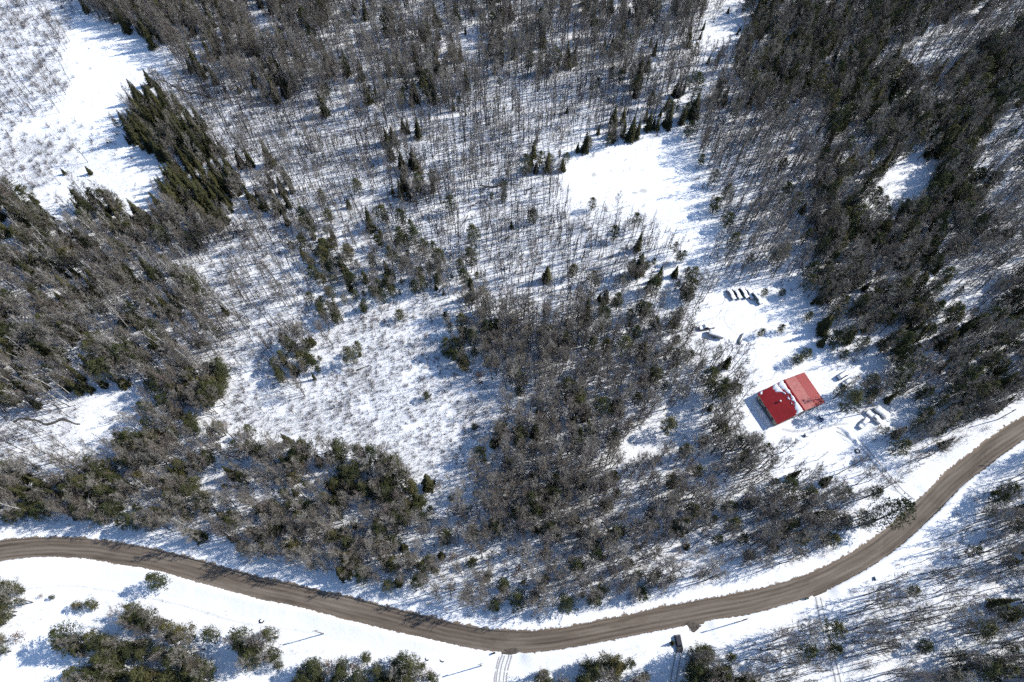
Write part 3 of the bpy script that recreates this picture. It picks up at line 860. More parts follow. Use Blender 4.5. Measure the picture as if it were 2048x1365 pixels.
def atv(px, heading, label):
    c = U(*px, 0.4)
    g = thing('quad_bike', label, 'quad bike', (c[0], c[1], float(hz(c[0], c[1])) + 0.05), heading)
    m = MB(); m.box((0, 0, 0.55), (1.5, 0.5, 0.35), taper=0.8); m.box((0.55, 0, 0.78), (0.7, 0.9, 0.12)); m.box((-0.6, 0, 0.78), (0.7, 0.9, 0.12)); link('body', m.mesh('body', M['paint_blue']), g)
    m = MB(); m.box((-0.15, 0, 0.86), (0.75, 0.34, 0.16), taper=0.85); link('seat', m.mesh('seat', M['rubber']), g)
    m = MB(); m.tube([(0.35, -0.4, 1.08), (0.42, -0.1, 1.02), (0.42, 0.1, 1.02), (0.35, 0.4, 1.08)], [0.03] * 4, 6); link('handlebar', m.mesh('handlebar', M['rubber']), g)
    for sx in (-1, 1):
        for sy in (-1, 1):
            m = MB(); m.tube([(sx * 0.62, sy * 0.42, 0.3), (sx * 0.62, sy * 0.64, 0.3)], [0.31, 0.31], 12); link('wheel', m.mesh('wheel', M['rubber']), g)
    CARS.append(px)
atv((1641, 838), R(-30), 'dark blue quad bike in front of the red roofed house')

def bin_(px, label):
    c = U(*px, 0.5)
    g = thing('rubbish_bin', label, 'bin', (c[0], c[1], float(hz(c[0], c[1]))), 0.2)
    m = MB(); m.box((0, 0, 0.62), (0.95, 1.0, 1.2), taper=1.1); link('body', m.mesh('body', M['paint_grey']), g)
    m = MB(); m.box((0, 0, 1.27), (1.12, 1.18, 0.08)); link('lid', m.mesh('lid', M['paint_black']), g)
    link('snow_cover', snow_dome(1.0, 1.05, 1.32, 0.14, 90).mesh('snow_cover', M['cap'], True), g)
bin_((1612, 871), 'grey bin standing alone in the snow below the house')

def mailbox(px, heading, label, s=1.0, paint='black'):
    c = U(*px, 0.6)
    g = thing('mailbox', label, 'mailbox', (c[0], c[1], max(float(hz(c[0], c[1])), 0.1)), heading)
    m = MB(); m.box((0, 0, 0.5), (0.12, 0.12, 1.1)); link('post', m.mesh('post', M['pole']), g)
    m = MB(); vs = []
    for x in (-0.42 * s, 0.42 * s):
        for t in range(9):
            a = math.pi * t / 8
            vs.append((x, 0.24 * s * math.cos(a), 1.22 + 0.22 * s * math.sin(a)))
        vs += [(x, -0.24 * s, 1.02), (x, 0.24 * s, 1.02)]
    m.add(vs, [(i, (i + 1) % 11, 11 + (i + 1) % 11, 11 + i) for i in range(11)] + [tuple(range(10, -1, -1)), tuple(range(11, 22))])
    bx = link('box', m.mesh('box', M['paint_' + paint]), g)
    m = MB(); m.box((0.1, 0.26 * s, 1.36), (0.2, 0.02, 0.1)); link('flag', m.mesh('flag', M['red_lens']), bx)
mailbox((988, 1307), R(20), 'black mailbox beside the turnout below the road bend', 1.1)
mailbox((1612, 1198), R(10), 'dark mailbox by the road at the woodland track', 1.3, 'green')

def utility_box(px, label):
    c = U(*px, 0.6)
    g = thing('utility_cabinet', label, 'cabinet', (c[0], c[1], float(hz(c[0], c[1]))), 0.15)
    m = MB(); m.box((0, 0, 0.65), (1.0, 1.1, 1.4)); link('body', m.mesh('body', M['paint_grey']), g)
    m = MB(); m.box((-0.52, 0, 0.7), (0.05, 0.9, 1.1)); link('door', m.mesh('door', M['paint_green']), g)
    link('snow_cover', snow_dome(1.0, 1.1, 1.35, 0.16, 92).mesh('snow_cover', M['cap'], True), g)
utility_box((1752, 1157), 'grey snow capped cabinet beyond the road bend')

def tyre(px, r, tilt, label):
    c = U(*px, 0.1)
    g = thing('old_tyre', label, 'tyre', (c[0], c[1], float(hz(c[0], c[1])) + 0.02), R(150))
    g.rotation_euler[0] = tilt
    b = MB(); vs = []
    n1, n2, rr = 28, 8, r * 0.24
    for i in range(n1):
        a = 2 * math.pi * i / n1
        for j in range(n2):
            t = 2 * math.pi * j / n2
            q = (r - rr) + rr * math.cos(t) * (1.08 if i % 2 else 1.0)
            vs.append((q * math.cos(a), q * math.sin(a), rr * 1.2 * math.sin(t)))
    b.add(vs, [(i * n2 + j, ((i + 1) % n1) * n2 + j, ((i + 1) % n1) * n2 + (j + 1) % n2, i * n2 + (j + 1) % n2) for i in range(n1) for j in range(n2)])
    link('tread', b.mesh('tread', M['rubber'], True), g)
    m = MB(); m.add([(0, 0, 0.03)] + [((r - 1.6 * rr) * math.cos(2 * math.pi * i / 18), (r - 1.6 * rr) * math.sin(2 * math.pi * i / 18), 0.0) for i in range(18)], [(0, 1 + i, 1 + (i + 1) % 18) for i in range(18)])
    link('snow_filling', m.mesh('snow_filling', M['cap'], True), g)
tyre((523, 1242), 0.75, R(20), 'old tyre half sunk in snow left of the near utility pole')
tyre((885, 1318), 1.05, R(6), 'large dark tractor tyre lying in the snow below the road')
tyre((854, 1318), 0.6, R(24), 'smaller tyre left of the large tractor tyre')
tyre((1056, 1243), 0.8, R(18), 'tyre at the snowy upper verge inside the road bend')
tyre((1995, 823), 0.6, R(5), 'small tyre on the upper verge at the right edge')
tyre((1716, 902), 0.9, R(12), 'tyre beside the house driveway under the trees')

def utility_pole(px, hh, rz, label):
    c = U(*px)
    g = thing('utility_pole', label, 'utility pole', (c[0], c[1], float(hz(c[0], c[1])) - 0.3), rz, 'utility poles along the road')
    b = MB(); b.tube([(0, 0, 0), (0, 0, hh * 0.5), (0.02, 0, hh)], [0.17, 0.14, 0.11], 10); link('pole', b.mesh('pole', M['pole'], True), g)
    b = MB(); b.box((0.0, 0.18, hh - 0.7), (1.7, 0.12, 0.14)); arm = link('cross_arm', b.mesh('cross_arm', M['pole']), g)
    for x in (-0.75, -0.3, 0.3, 0.75):
        b = MB(); b.tube([(x, 0.18, hh - 0.63), (x, 0.18, hh - 0.55), (x, 0.18, hh - 0.45)], [0.05, 0.08, 0.04], 8); link('insulator', b.mesh('insulator', M['ceramic']), arm)
    for x in (-0.6, 0.6):
        b = MB(); b.tube([(x, 0.16, hh - 0.75), (0, 0.14, hh - 1.4)], [0.02, 0.02], 4); link('brace', b.mesh('brace', M['steel']), g)
utility_pole((647, 1268), 10.5, R(12), 'leftmost bare utility pole in the snow below the road')
utility_pole((963, 1332), 10.5, R(18), 'utility pole near the bottom edge left of the turnout')
utility_pole((1474, 1245), 10.5, R(14), 'utility pole between the lower driveway and the woodland track')
utility_pole((1995, 840), 10.0, R(20), 'utility pole on the upper verge near the right edge')

# ------------------------------------------------------------------ fallen logs
LOGS = [((895, 568), (868, 596), 'pale log fallen across the head of the shrubby clearing'), ((958, 404), (930, 422), 'dark log lying in the central swamp'),
        ((936, 432), (920, 458), 'long log lower left in the central swamp'), ((1000, 372), (956, 380), 'log fallen along the creek in the swamp'),
        ((1068, 374), (1052, 384), 'short log near the left rim of the pond'), ((1835, 768), (1808, 786), 'trunk lying in the woods right of the house'),
        ((748, 330), (738, 342), 'short curved log in the upper swamp'), ((1400, 354), (1388, 360), 'small log on the right shore of the pond')]
for (a, c_, lb) in LOGS:
    p, q = U(*a), U(*c_)
    d = q - p
    L = float(np.linalg.norm(d))
    b = MB()
    b.tube([(0, 0, 0.12), (L * 0.4, 0.12, 0.16), (L * 0.75, -0.05, 0.12), (L, 0.1, 0.05)], [0.2, 0.17, 0.12, 0.05], 7)
    for t in np.linspace(0.35, 0.92, 6):
        s = random.choice((-1, 1))
        b.tube([(L * t, 0, 0.13), (L * t + 0.5, s * 0.5, 0.3), (L * t + 0.8, s * 0.9, 0.35)], [0.05, 0.03, 0.012], 4)
    tag(link('fallen_log', b.mesh('fallen_log', M['log'], True), None, (p[0], p[1], float(hz(*p)) + 0.02), math.atan2(d[1], d[0])), lb, 'log')

# ------------------------------------------------------------------ plants: shapes
def unit(az, el):
    return np.array((math.cos(az) * math.cos(el), math.sin(az) * math.cos(el), math.sin(el)))

def bare_tree(hh, r0, nb, ntw, spread, lo, tw=0.06, lean=0.0, fork=False):
    """trunk with limbs, crown of twigs"""
    t, c = MB(), MB()
    k = 6
    ph = rng.random() * 6.28
    la = rng.random() * 6.28
    axis_pts = []
    for i in range(k + 1):
        f = i / k
        axis_pts.append(np.array((0.22 * math.sin(ph + 3 * f) * f + lean * hh * f * f * math.cos(la), 0.22 * math.cos(ph * 2 + 2.5 * f) * f + lean * hh * f * f * math.sin(la), hh * f - (0.4 if i == 0 else 0))))
    t.tube(axis_pts, [r0 * (1 - 0.82 * i / k) for i in range(k + 1)], 6)
    def at(f):
        f = min(max(f, 0), 1) * k
        i = min(int(f), k - 1)
        return axis_pts[i] + (axis_pts[i + 1] - axis_pts[i]) * (f - i)
    ends = []
    for i in range(nb):
        f = lo + (0.97 - lo) * (i + rng.random() * 0.7) / nb
        p = at(f)
        az = i * 2.4 + rng.random() * 0.9
        el = R(25) + R(45) * f * (0.6 + 0.6 * rng.random())
        L = spread * (1.15 - 0.75 * (f - lo) / (1 - lo)) * (0.6 + 0.7 * rng.random())
        m = p + unit(az, el) * L * 0.55
        e = m + unit(az + rng.normal() * 0.25, min(el + 0.35, 1.4)) * L * 0.55
        rb = max(0.018, r0 * 0.42 * (1 - f * 0.6))
        t.tube([p, m, e], [rb, rb * 0.65, rb * 0.25], 3, False)
        ends.append((p, m, e, L))
    for i in range(ntw):
        p, m, e, L = ends[rng.integers(len(ends))]
        u = rng.random() ** 0.7
        q = p + (m - p) * (u * 2) if u < 0.5 else m + (e - m) * (u * 2 - 1)
        if u < 0.2: q = m
        d = (e - p) / (np.linalg.norm(e - p) + 1e-6) * 0.55 + rng.normal(size=3) * 0.55 + np.array((0, 0, 0.35))
        d /= np.linalg.norm(d)
        ln = (0.45 + 0.9 * rng.random()) * min(1.0, L * 0.55)
        q2 = q + d * ln
        c.twig(q, q2, tw * (0.7 + 0.6 * rng.random()))
        if rng.random() < 0.6:
            d2 = d + rng.normal(size=3) * 0.5
            c.twig(q + d * ln * 0.5, q + d * ln * 0.5 + d2 / np.linalg.norm(d2) * ln * 0.6, tw * 0.7)
    return t, c

def spruce_tree(hh, rad, dens=1.0):
    t, c = MB(), MB()
    t.tube([(0, 0, -0.4), (0.03, 0, hh * 0.5), (0, 0.02, hh * 0.97)], [0.16, 0.1, 0.02], 6)
    z = hh * 0.07
    lvl = 0
    while z < hh * 0.985:
        f = z / hh
        rr = rad * (1 - f) ** 0.85 * (0.85 + 0.3 * rng.random()) + 0.10
        nbr = max(4, int((5 + 4 * (1 - f)) * dens))
        for i in range(nbr):
            az = lvl * 1.1 + 6.283 * i / nbr + rng.normal() * 0.2
            L = rr * (0.7 + 0.5 * rng.random())
            if rng.random() < 0.06: continue
            tip = np.array((math.cos(az) * L, math.sin(az) * L, z - L * (0.22 + 0.2 * rng.random())))
            base = np.array((0, 0, z))
            side = np.array((-math.sin(az), math.cos(az), 0))
            w = L * 0.33 + 0.08
            mid = base + (tip - base) * 0.55 + np.array((0, 0, 0.05))
            c.add((base, mid - side * w * 0.6 + (0, 0, -0.08), mid + side * w * 0.6 + (0, 0, -0.08)), [(0, 1, 2)])
            c.add((mid - side * w * 0.5, mid + side * w * 0.5, tip), [(0, 1, 2)])
            for s in (-1, 1):
                for g in (0.45, 0.75):
                    a = base + (tip - base) * g
                    c.add((a + (0, 0, 0.03), a + side * s * w * (1.25 - g * 0.5) + (tip - base) * 0.16 + (0, 0, -0.14 * L), a + (tip - base) * 0.2), [(0, 1, 2)])
        z += hh * 0.034 * (0.8 + 0.4 * rng.random()) * (1.15 - 0.45 * f)
        lvl += 1
    c.add([(0.07, 0, hh * 0.93), (-0.05, 0.06, hh * 0.93), (-0.03, -0.07, hh * 0.93), (0, 0, hh * 1.02)], [(0, 1, 3), (1, 2, 3), (2, 0, 3)])
    return t, c

def pine_tree(hh, rad, lo=0.25, ncl=60, per=24, leafr=0.20, bias=1.0):
    t, c = MB(), MB()
    lean = rng.normal(size=2) * 0.25
    ax = [np.array((lean[0] * f * f, lean[1] * f * f, hh * f - (0.4 if f == 0 else 0))) for f in np.linspace(0, 1, 6)]
    t.tube(ax, [0.20 * (1 - 0.85 * f) for f in np.linspace(0, 1, 6)], 7)
    for i in range(ncl):
        f = lo + (1.0 - lo) * ((i + rng.random()) / ncl)
        g = (f - lo) / (1 - lo)
        prof = (math.sin(math.pi * min(1.0, 0.22 + 0.80 * g)) ** 0.7) * bias + (1 - bias) * (1 - g)
        az = i * 2.4 + rng.normal() * 0.35
        L = rad * max(0.12, prof) * (0.45 + 0.65 * rng.random())
        p = np.array((lean[0] * f * f, lean[1] * f * f, hh * f))
        e = p + np.array((math.cos(az) * L, math.sin(az) * L, L * (0.15 + 0.25 * rng.random())))
        if i % 2 == 0:
            t.tube([p, (p + e) / 2 + (0, 0, -0.05), e], [0.05, 0.035, 0.012], 3, False)
        cr = 0.34 + 0.34 * rng.random() * (1.15 - 0.5 * g)
        n = int(per * (0.7 + 0.6 * rng.random()))
        for q in range(n):
            d = rng.normal(size=3)
            d = d / np.linalg.norm(d) * cr * rng.random() ** 0.4 * np.array((1.25, 1.25, 0.7))
            back = (p - e) * 0.45 * rng.random() ** 2
            c.leaf(e + d + back, leafr * (0.7 + 0.7 * rng.random()))
    return t, c

def shrub_mesh(hh, n, w=0.04, twn=4):
    c = MB()
    for i in range(n):
        az = rng.random() * 6.283
        el = R(88) - abs(rng.normal()) * 0.45
        L = hh * (0.55 + 0.55 * rng.random())
        b0 = np.array((rng.normal() * 0.18, rng.normal() * 0.18, -0.08))
        e = b0 + unit(az, max(el, 0.5)) * L
        c.twig(b0, e, w)
        for j in range(twn):
            f = 0.3 + 0.6 * rng.random()
            q = b0 + (e - b0) * f
            d = (e - b0) / L + rng.normal(size=3) * 0.55
            c.twig(q, q + d / np.linalg.norm(d) * L * (0.2 + 0.25 * rng.random()), w * 0.75)
    return c

def leafy_small(hh, rad, n):
    t, c = MB(), MB()
    t.tube([(0, 0, -0.3), (0.05, 0, hh * 0.6), (0, 0.05, hh * 0.95)], [0.07, 0.045, 0.015], 5)
    for i in range(n):
        f = 0.25 + 0.72 * rng.random()
        az = rng.random() * 6.283
        r = rad * math.sin(math.pi * (0.15 + 0.8 * f)) * rng.random() ** 0.5
        c.leaf(np.array((r * math.cos(az), r * math.sin(az), hh * f)), 0.13 + 0.08 * rng.random())
    for i in range(14):
        az = i * 2.4
        f = 0.3 + 0.6 * i / 14
        t.tube([(0, 0, hh * f), (math.cos(az) * rad * 0.8, math.sin(az) * rad * 0.8, hh * (f + 0.12))], [0.03, 0.008], 3, False)
    return t, c

# kind -> list of (trunk mesh, crown mesh, nominal height)
def pack(kind, items, mt, mc):
    out = []
    for (t, c, hh) in items:
        out.append((t.mesh(kind + '_trunk', mt, True) if t else None, c.mesh(kind + '_crown', mc), hh))
    return out

KINDS = {}
KINDS['H'] = pack('hardwood', [(*bare_tree(h, 0.15, 15, n, s, 0.34), h) for h, n, s in ((14, 420, 2.9), (15.5, 480, 3.2), (12.5, 330, 2.4), (13.5, 460, 3.3), (16.5, 540, 3.6), (11, 360, 2.6), (15, 260, 2.2))], M['bark'], M['twig'])
KINDS['D'] = pack('snag', [(*bare_tree(h, r, 9, n, 1.1, 0.45, 0.045, l), h) for h, r, n, l in ((11, 0.11, 110, 0.02), (12.5, 0.12, 140, 0.0), (9.5, 0.10, 80, 0.03), (13, 0.12, 170, 0.01), (8, 0.09, 90, 0.05), (11.5, 0.11, 230, 0.02))], M['snag'], M['snag'])
KINDS['B'] = pack('birch', [(*bare_tree(h, 0.17, 12, n, 2.2, 0.46, 0.05, l), h) for h, n, l in ((14, 260, 0.05), (15, 300, 0.08), (12.5, 220, 0.03), (13.5, 260, 0.10))], M['birch'], M['birch_twig'])
KINDS['S'] = pack('spruce', [(*spruce_tree(h, r), h) for h, r in ((13, 2.1), (11, 1.8), (14.5, 2.3), (9, 1.7), (12, 1.5))], M['bark'], M['spruce'])
KINDS['P'] = pack('pine', [(*pine_tree(h, r, lo, n), h) for h, r, lo, n in ((11, 2.6, 0.22, 85), (13, 3.0, 0.3, 95), (9, 2.3, 0.15, 75), (12, 2.4, 0.2, 85), (10, 2.8, 0.2, 85))], M['bark'], M['pine'])
KINDS['U'] = pack('shrub', [(None, shrub_mesh(h, n), h) for h, n in ((2.2, 26), (1.7, 22), (2.8, 30), (1.3, 18), (3.4, 30))], None, M['shrub'])
KINDS['C'] = pack('copper', [(*leafy_small(h, r, n), h) for h, r, n in ((6, 1.6, 260), (4.5, 1.4, 200), (7.5, 1.8, 320))], M['bark'], M['copper'])

# ------------------------------------------------------------------ plants: where (pixels of the photograph at the height of the crowns)
Z = [  # phrase, densities per 100 m2, height factor, polygon; later ones win
 ('in the dense upper woods', dict(H=6.0, S=0.5, P=0.3, U=2), 1.0, [(-9, -9), (2057, -9), (2057, 1374), (-9, 1374)]),
 ('in the dense upper middle woods', dict(H=4.9, S=0.4, P=0.3, D=0.5, U=2), 1.0, [(420, -9), (1500, -9), (1500, 210), (1300, 215), (1100, 150), (980, 175), (880, 200), (760, 210), (640, 190), (560, 175), (430, 60)]),
 ('in the thin woods above the pond', dict(H=0.9, D=4.4, S=0.08, U=3), 1.0, [(560, 178), (640, 195), (760, 215), (880, 200), (980, 165), (1060, 130), (1140, 150), (1380, 225), (1300, 260), (1190, 300), (1120, 330), (900, 350), (780, 360), (600, 380), (560, 330), (470, 270), (350, 150), (430, 165)]),
 ('in the thick top left stand', dict(H=6.5, S=2.6, U=1), 1.0, [(170, -9), (450, -9), (560, 80), (590, 170), (520, 185), (430, 150), (345, 112), (300, 60), (230, 35), (185, 20)]),
 ('in the shrubby top left corner', dict(U=7, H=0.35, D=0.5), 0.9, [(-9, -9), (160, -9), (135, 30), (112, 100), (130, 170), (80, 225), (-9, 262)]),
 ('on the open upper left snow', dict(U=0.18), 0.6, [(150, 18), (215, 45), (330, 98), (340, 130), (300, 152), (262, 175), (232, 225), (205, 262), (150, 248), (80, 258), (-9, 268), (80, 228), (132, 170), (112, 100), (138, 32)]),
 ('in the left shrub belt', dict(U=8, H=0.2), 0.95, [(-9, 268), (80, 258), (200, 256), (210, 285), (130, 322), (60, 380), (-9, 340)]),
 ('on the lower left snow opening', dict(U=0.8), 0.7, [(66, 395), (125, 325), (190, 288), (240, 288), (312, 308), (312, 385), (262, 425), (210, 400), (150, 390), (95, 420)]),
 ('in the spruce wedge beside the open snow', dict(S=8.5, H=1.3, U=1), 1.0, [(258, 172), (300, 165), (345, 195), (400, 240), (440, 290), (470, 340), (480, 400), (430, 440), (340, 430), (308, 380), (314, 308), (288, 290), (232, 250)]),
 ('in the stand right of the spruce wedge', dict(H=7.5, S=2.2, B=0.6), 0.95, [(400, 238), (480, 290), (565, 335), (590, 400), (500, 440), (430, 440), (470, 400), (460, 340), (430, 285)]),
 ('among the thin trees right of the spruce wedge', dict(D=4.2, U=5, H=0.8), 0.95, [(320, 150), (345, 130), (440, 160), (560, 185), (700, 235), (770, 250), (770, 330), (690, 350), (600, 360), (560, 335), (480, 288), (400, 235), (345, 192)]),
 ('in the narrow dark column of the swamp', dict(H=3.0, S=1.6, D=2), 0.85, [(775, 225), (835, 240), (850, 330), (830, 380), (790, 370), (772, 300)]),
 ('in the central swamp', dict(D=4.8, U=4.0, S=0.05, P=0.2, H=0.3), 0.95, [(600, 362), (700, 350), (790, 370), (830, 378), (1000, 345), (1125, 325), (1128, 395), (1190, 425), (1300, 440), (1380, 490), (1290, 530), (1190, 575), (1120, 610), (1000, 600), (900, 540), (800, 480), (700, 460), (610, 430)]),
 ('in the mixed band left of the swamp', dict(H=4.2, D=1.6, P=1.0, S=0.45, U=2), 0.85, [(575, 370), (640, 380), (720, 430), (800, 450), (880, 500), (900, 545), (880, 590), (800, 590), (700, 610), (640, 640), (600, 560), (575, 470)]),
 ('in the dark band above the shrubby clearing', dict(P=2.6, S=0.8, H=2.2), 0.8, [(578, 440), (640, 470), (690, 540), (770, 555), (860, 545), (950, 540), (985, 580), (910, 605), (860, 578), (780, 590), (700, 608), (645, 645), (612, 570)]),
 ('in the bright band beside the left forest', dict(D=3.0, U=6, H=1.1), 0.95, [(330, 495), (420, 465), (500, 440), (575, 400), (580, 500), (610, 570), (645, 650), (560, 690), (460, 700), (430, 650), (470, 610), (410, 555)]),
 ('in the big left forest', dict(H=4.4, B=1.5, S=1.3, P=1.0, U=1), 1.0, [(-9, 340), (60, 385), (95, 420), (150, 385), (200, 360), (262, 425), (330, 430), (420, 465), (335, 492), (410, 555), (472, 605), (430, 660), (390, 712), (290, 770), (150, 790), (-9, 800)]),
 ('in the conifers at the left forest tip', dict(S=4.5, H=2, P=1), 0.95, [(-9, 345), (40, 360), (75, 400), (60, 460), (-9, 480)]),
 ('in the small spruce tongue of the left opening', dict(S=5.5, P=1, H=1.5), 0.9, [(140, 382), (170, 362), (200, 375), (228, 410), (262, 400), (310, 400), (330, 430), (250, 445), (150, 430)]),
 ('in the lower left clearing', dict(U=5, D=2.0), 0.9, [(-9, 808), (140, 795), (200, 790), (190, 860), (150, 900), (-9, 925)]),
 ('on the bright end of the lower left clearing', dict(U=0.7, D=0.2), 0.7, [(150, 795), (290, 768), (285, 800), (250, 840), (210, 880), (150, 880)]),
 ('in the mixed woods above the left road', dict(H=7.8, P=3.0, S=0.6, B=0.4, C=0.14, U=1.0), 0.92, [(215, 880), (290, 790), (400, 705), (450, 745), (435, 800), (445, 850), (590, 875), (690, 888), (780, 918), (832, 960), (832, 1020), (770, 1060), (880, 1120), (860, 1170), (760, 1180), (640, 1150), (540, 1115), (450, 1070), (330, 1040), (240, 1060), (-9, 1055), (-9, 920), (150, 900)]),
 ('in the bright gap above the left road', dict(U=2.0, H=1.2), 0.7, [(385, 950), (470, 900), (480, 920), (420, 985), (390, 985)]),
 ('in the bright strip of the middle left', dict(U=7, D=1.2, H=0.7), 0.8, [(390, 715), (440, 668), (560, 690), (545, 740), (500, 775), (440, 790), (450, 745)]),
 ('in the shrubby clearing', dict(U=20, D=0.5), 0.6, [(440, 800), (520, 770), (560, 715), (640, 680), (700, 640), (800, 600), (870, 585), (900, 605), (885, 650), (905, 720), (965, 745), (1005, 790), (1005, 835), (955, 885), (880, 945), (830, 950), (785, 915), (690, 885), (590, 870), (445, 845)]),
 ('in the pine clump of the shrubby clearing', dict(P=8, S=1.6, H=2.5), 0.85, [(545, 705), (580, 678), (625, 690), (650, 715), (700, 680), (728, 668), (738, 690), (705, 728), (640, 742), (632, 785), (600, 795), (545, 745)]),
 ('in the small pine clump right of the clearing', dict(P=7, H=3, S=0.6), 0.85, [(878, 660), (925, 660), (945, 715), (965, 745), (930, 745), (885, 715)]),
 ('in the grey hardwoods of the lower middle', dict(H=11.5, P=0.6, S=0.2, U=1.0), 0.95, [(930, 625), (1000, 605), (1120, 612), (1190, 578), (1300, 520), (1400, 490), (1460, 480), (1440, 580), (1395, 610), (1385, 650), (1430, 695), (1500, 720), (1500, 760), (1475, 800), (1505, 860), (1570, 905), (1620, 935), (1650, 985), (1690, 1040), (1640, 1085), (1500, 1130), (1380, 1165), (1280, 1190), (1100, 1215), (1000, 1205), (900, 1165), (850, 1110), (860, 1030), (890, 950), (960, 885), (1008, 830), (1005, 780), (960, 730), (910, 690)]),
 ('in the thinner woods above the road bend', dict(H=8.2, P=1.0, S=0.2, D=0.6, U=2, C=0.12), 0.9, [(850, 1030), (960, 1010), (1060, 1060), (1180, 1090), (1400, 1060), (1600, 1000), (1690, 1040), (1640, 1085), (1500, 1130), (1380, 1165), (1280, 1190), (1100, 1215), (1000, 1205), (900, 1165), (850, 1110)]),
 ('in the snowy gap beside the lower middle woods', dict(U=2.5, H=0.9, P=0.3), 0.7, [(835, 960), (890, 925), (965, 895), (940, 950), (900, 1000), (850, 1030)]),
 ('in the thin mixed woods left of the yard', dict(H=3.0, D=2.6, P=0.9, S=0.5), 0.9, [(1180, 575), (1300, 500), (1400, 485), (1470, 490), (1560, 540), (1470, 565), (1400, 600), (1380, 640), (1300, 640), (1190, 610)]),
 ('in the conifer fringe below the pond', dict(S=1.3, P=1.5, H=2.2), 0.75, [(1275, 508), (1330, 496), (1400, 512), (1450, 514), (1460, 545), (1400, 562), (1320, 556), (1270, 535)]),
 ('on the frozen pond', dict(U=0.3), 0.4, [(1128, 330), (1180, 302), (1240, 287), (1290, 268), (1368, 246), (1386, 262), (1390, 300), (1400, 350), (1425, 415), (1458, 470), (1420, 488), (1380, 478), (1330, 452), (1295, 425), (1240, 408), (1180, 412), (1130, 385)]),
 ('on the conifer shore above the pond', dict(S=3.4, H=2.6, P=0.8), 0.85, [(1060, 300), (1130, 285), (1200, 262), (1300, 215), (1375, 190), (1385, 240), (1290, 258), (1200, 288), (1120, 318), (1070, 330)]),
 ('in the streaky woods right of the pond', dict(H=2.6, D=3.0, P=0.2, U=1), 1.05, [(1390, 240), (1500, 200), (1620, 215), (1660, 300), (1600, 420), (1660, 480), (1600, 560), (1520, 560), (1460, 470), (1425, 410), (1400, 345)]),
 ('in the dark upper right woods', dict(H=3.5, P=1.9, S=0.9, D=0.4, U=1), 1.05, [(1480, -9), (2057, -9), (2057, 240), (1880, 330), (1760, 330), (1660, 300), (1620, 215), (1500, 190)]),
 ('on the bright upper right slope', dict(H=2.8, D=1.5), 1.0, [(1750, 85), (1860, 40), (1990, 5), (2057, -9), (2057, 45), (1960, 90), (1880, 140), (1800, 125)]),
 ('in the thin woods at the right edge', dict(H=3.4, D=1.2, P=0.4), 1.0, [(1900, 330), (1960, 270), (2057, 190), (2057, 470), (1980, 420)]),
 ('in the dark right woods', dict(H=3.3, P=1.9, S=0.6, D=0.4, U=1), 1.0, [(1620, 420), (1700, 330), (1780, 300), (1900, 330), (1985, 420), (2057, 465), (2057, 740), (1960, 810), (1890, 862), (1800, 850), (1745, 860), (1672, 800), (1690, 740), (1640, 660), (1620, 590), (1600, 560), (1660, 480)]),
 ('among the dark right hand pines', dict(P=3.6, H=2.5, S=1.2), 1.0, [(1840, 335), (1900, 320), (1985, 370), (1970, 420), (1880, 420), (1840, 385)]),
 ('at the bright right edge slope', dict(H=3.6, D=1.0, P=0.5), 1.0, [(1900, 520), (2057, 440), (2057, 560), (1960, 620), (1880, 600)]),
 ('on the little snow opening in the right woods', dict(), 0.7, [(1756, 372), (1788, 328), (1852, 314), (1855, 388), (1806, 414)]),
 ('on the small top opening', dict(S=0.8), 0.6, [(1378, 84), (1418, 22), (1462, -9), (1498, -9), (1492, 52), (1446, 114), (1424, 104)]),
 ('on the small top opening', dict(), 0.6, [(1398, 158), (1428, 148), (1420, 168), (1404, 178)]),
 ('on the small bright top gap', dict(U=0.5), 0.6, [(912, 95), (935, 72), (956, 66), (950, 100), (922, 108)]),
 ('on the small bright top gap', dict(), 0.6, [(505, 40), (540, 38), (548, 60), (515, 66)]),
 ('on the trail opening in the lower middle', dict(U=0.5), 0.6, [(1236, 890), (1285, 852), (1330, 830), (1404, 800), (1400, 852), (1312, 900), (1250, 918)]),
 ('in the yard', dict(U=0.5, D=0.22), 0.65, [(1395, 612), (1450, 572), (1530, 568), (1580, 570), (1620, 600), (1640, 660), (1690, 735), (1672, 770), (1672, 800), (1745, 852), (1765, 872), (1700, 905), (1660, 960), (1625, 925), (1570, 900), (1505, 850), (1470, 800), (1500, 760), (1500, 700), (1445, 694), (1400, 665)]),
 ('between the house driveway and the road', dict(H=3.6, P=0.8, D=0.6, U=1.5), 0.95, [(1660, 965), (1740, 905), (1830, 860), (1895, 866), (1860, 940), (1800, 1010), (1745, 1045), (1690, 1045)]),
 ('on the open verge below the left road', dict(U=0.06), 0.4, [(-9, 1100), (300, 1120), (700, 1220), (1000, 1290), (1400, 1240), (1600, 1190), (1500, 1280), (1480, 1374), (-9, 1374)]),
 ('in the left edge clump below the road', dict(P=6, H=3, C=0.2), 1.0, [(-9, 1172), (48, 1162), (78, 1198), (45, 1228), (-9, 1260)]),
 ('in the lower left corner clump', dict(P=3.0, H=1.6, C=0.8), 0.7, [(-9, 1278), (40, 1258), (58, 1275), (38, 1298), (-9, 1318)]),
 ('in the upper clump below the left road', dict(P=6, H=4.0, C=0.3), 0.95, [(188, 1245), (255, 1212), (335, 1228), (362, 1258), (300, 1272), (205, 1272)]),
 ('in the big lower left pine clump', dict(P=7.5, H=2.4, S=0.2), 1.1, [(98, 1300), (140, 1252), (200, 1275), (290, 1282), (360, 1250), (432, 1255), (438, 1310), (430, 1374), (150, 1374), (142, 1325)]),
 ('in the round clump left of the utility pole', dict(P=7, H=3.0), 1.0, [(458, 1275), (500, 1256), (560, 1272), (602, 1290), (592, 1312), (540, 1335), (465, 1330)]),
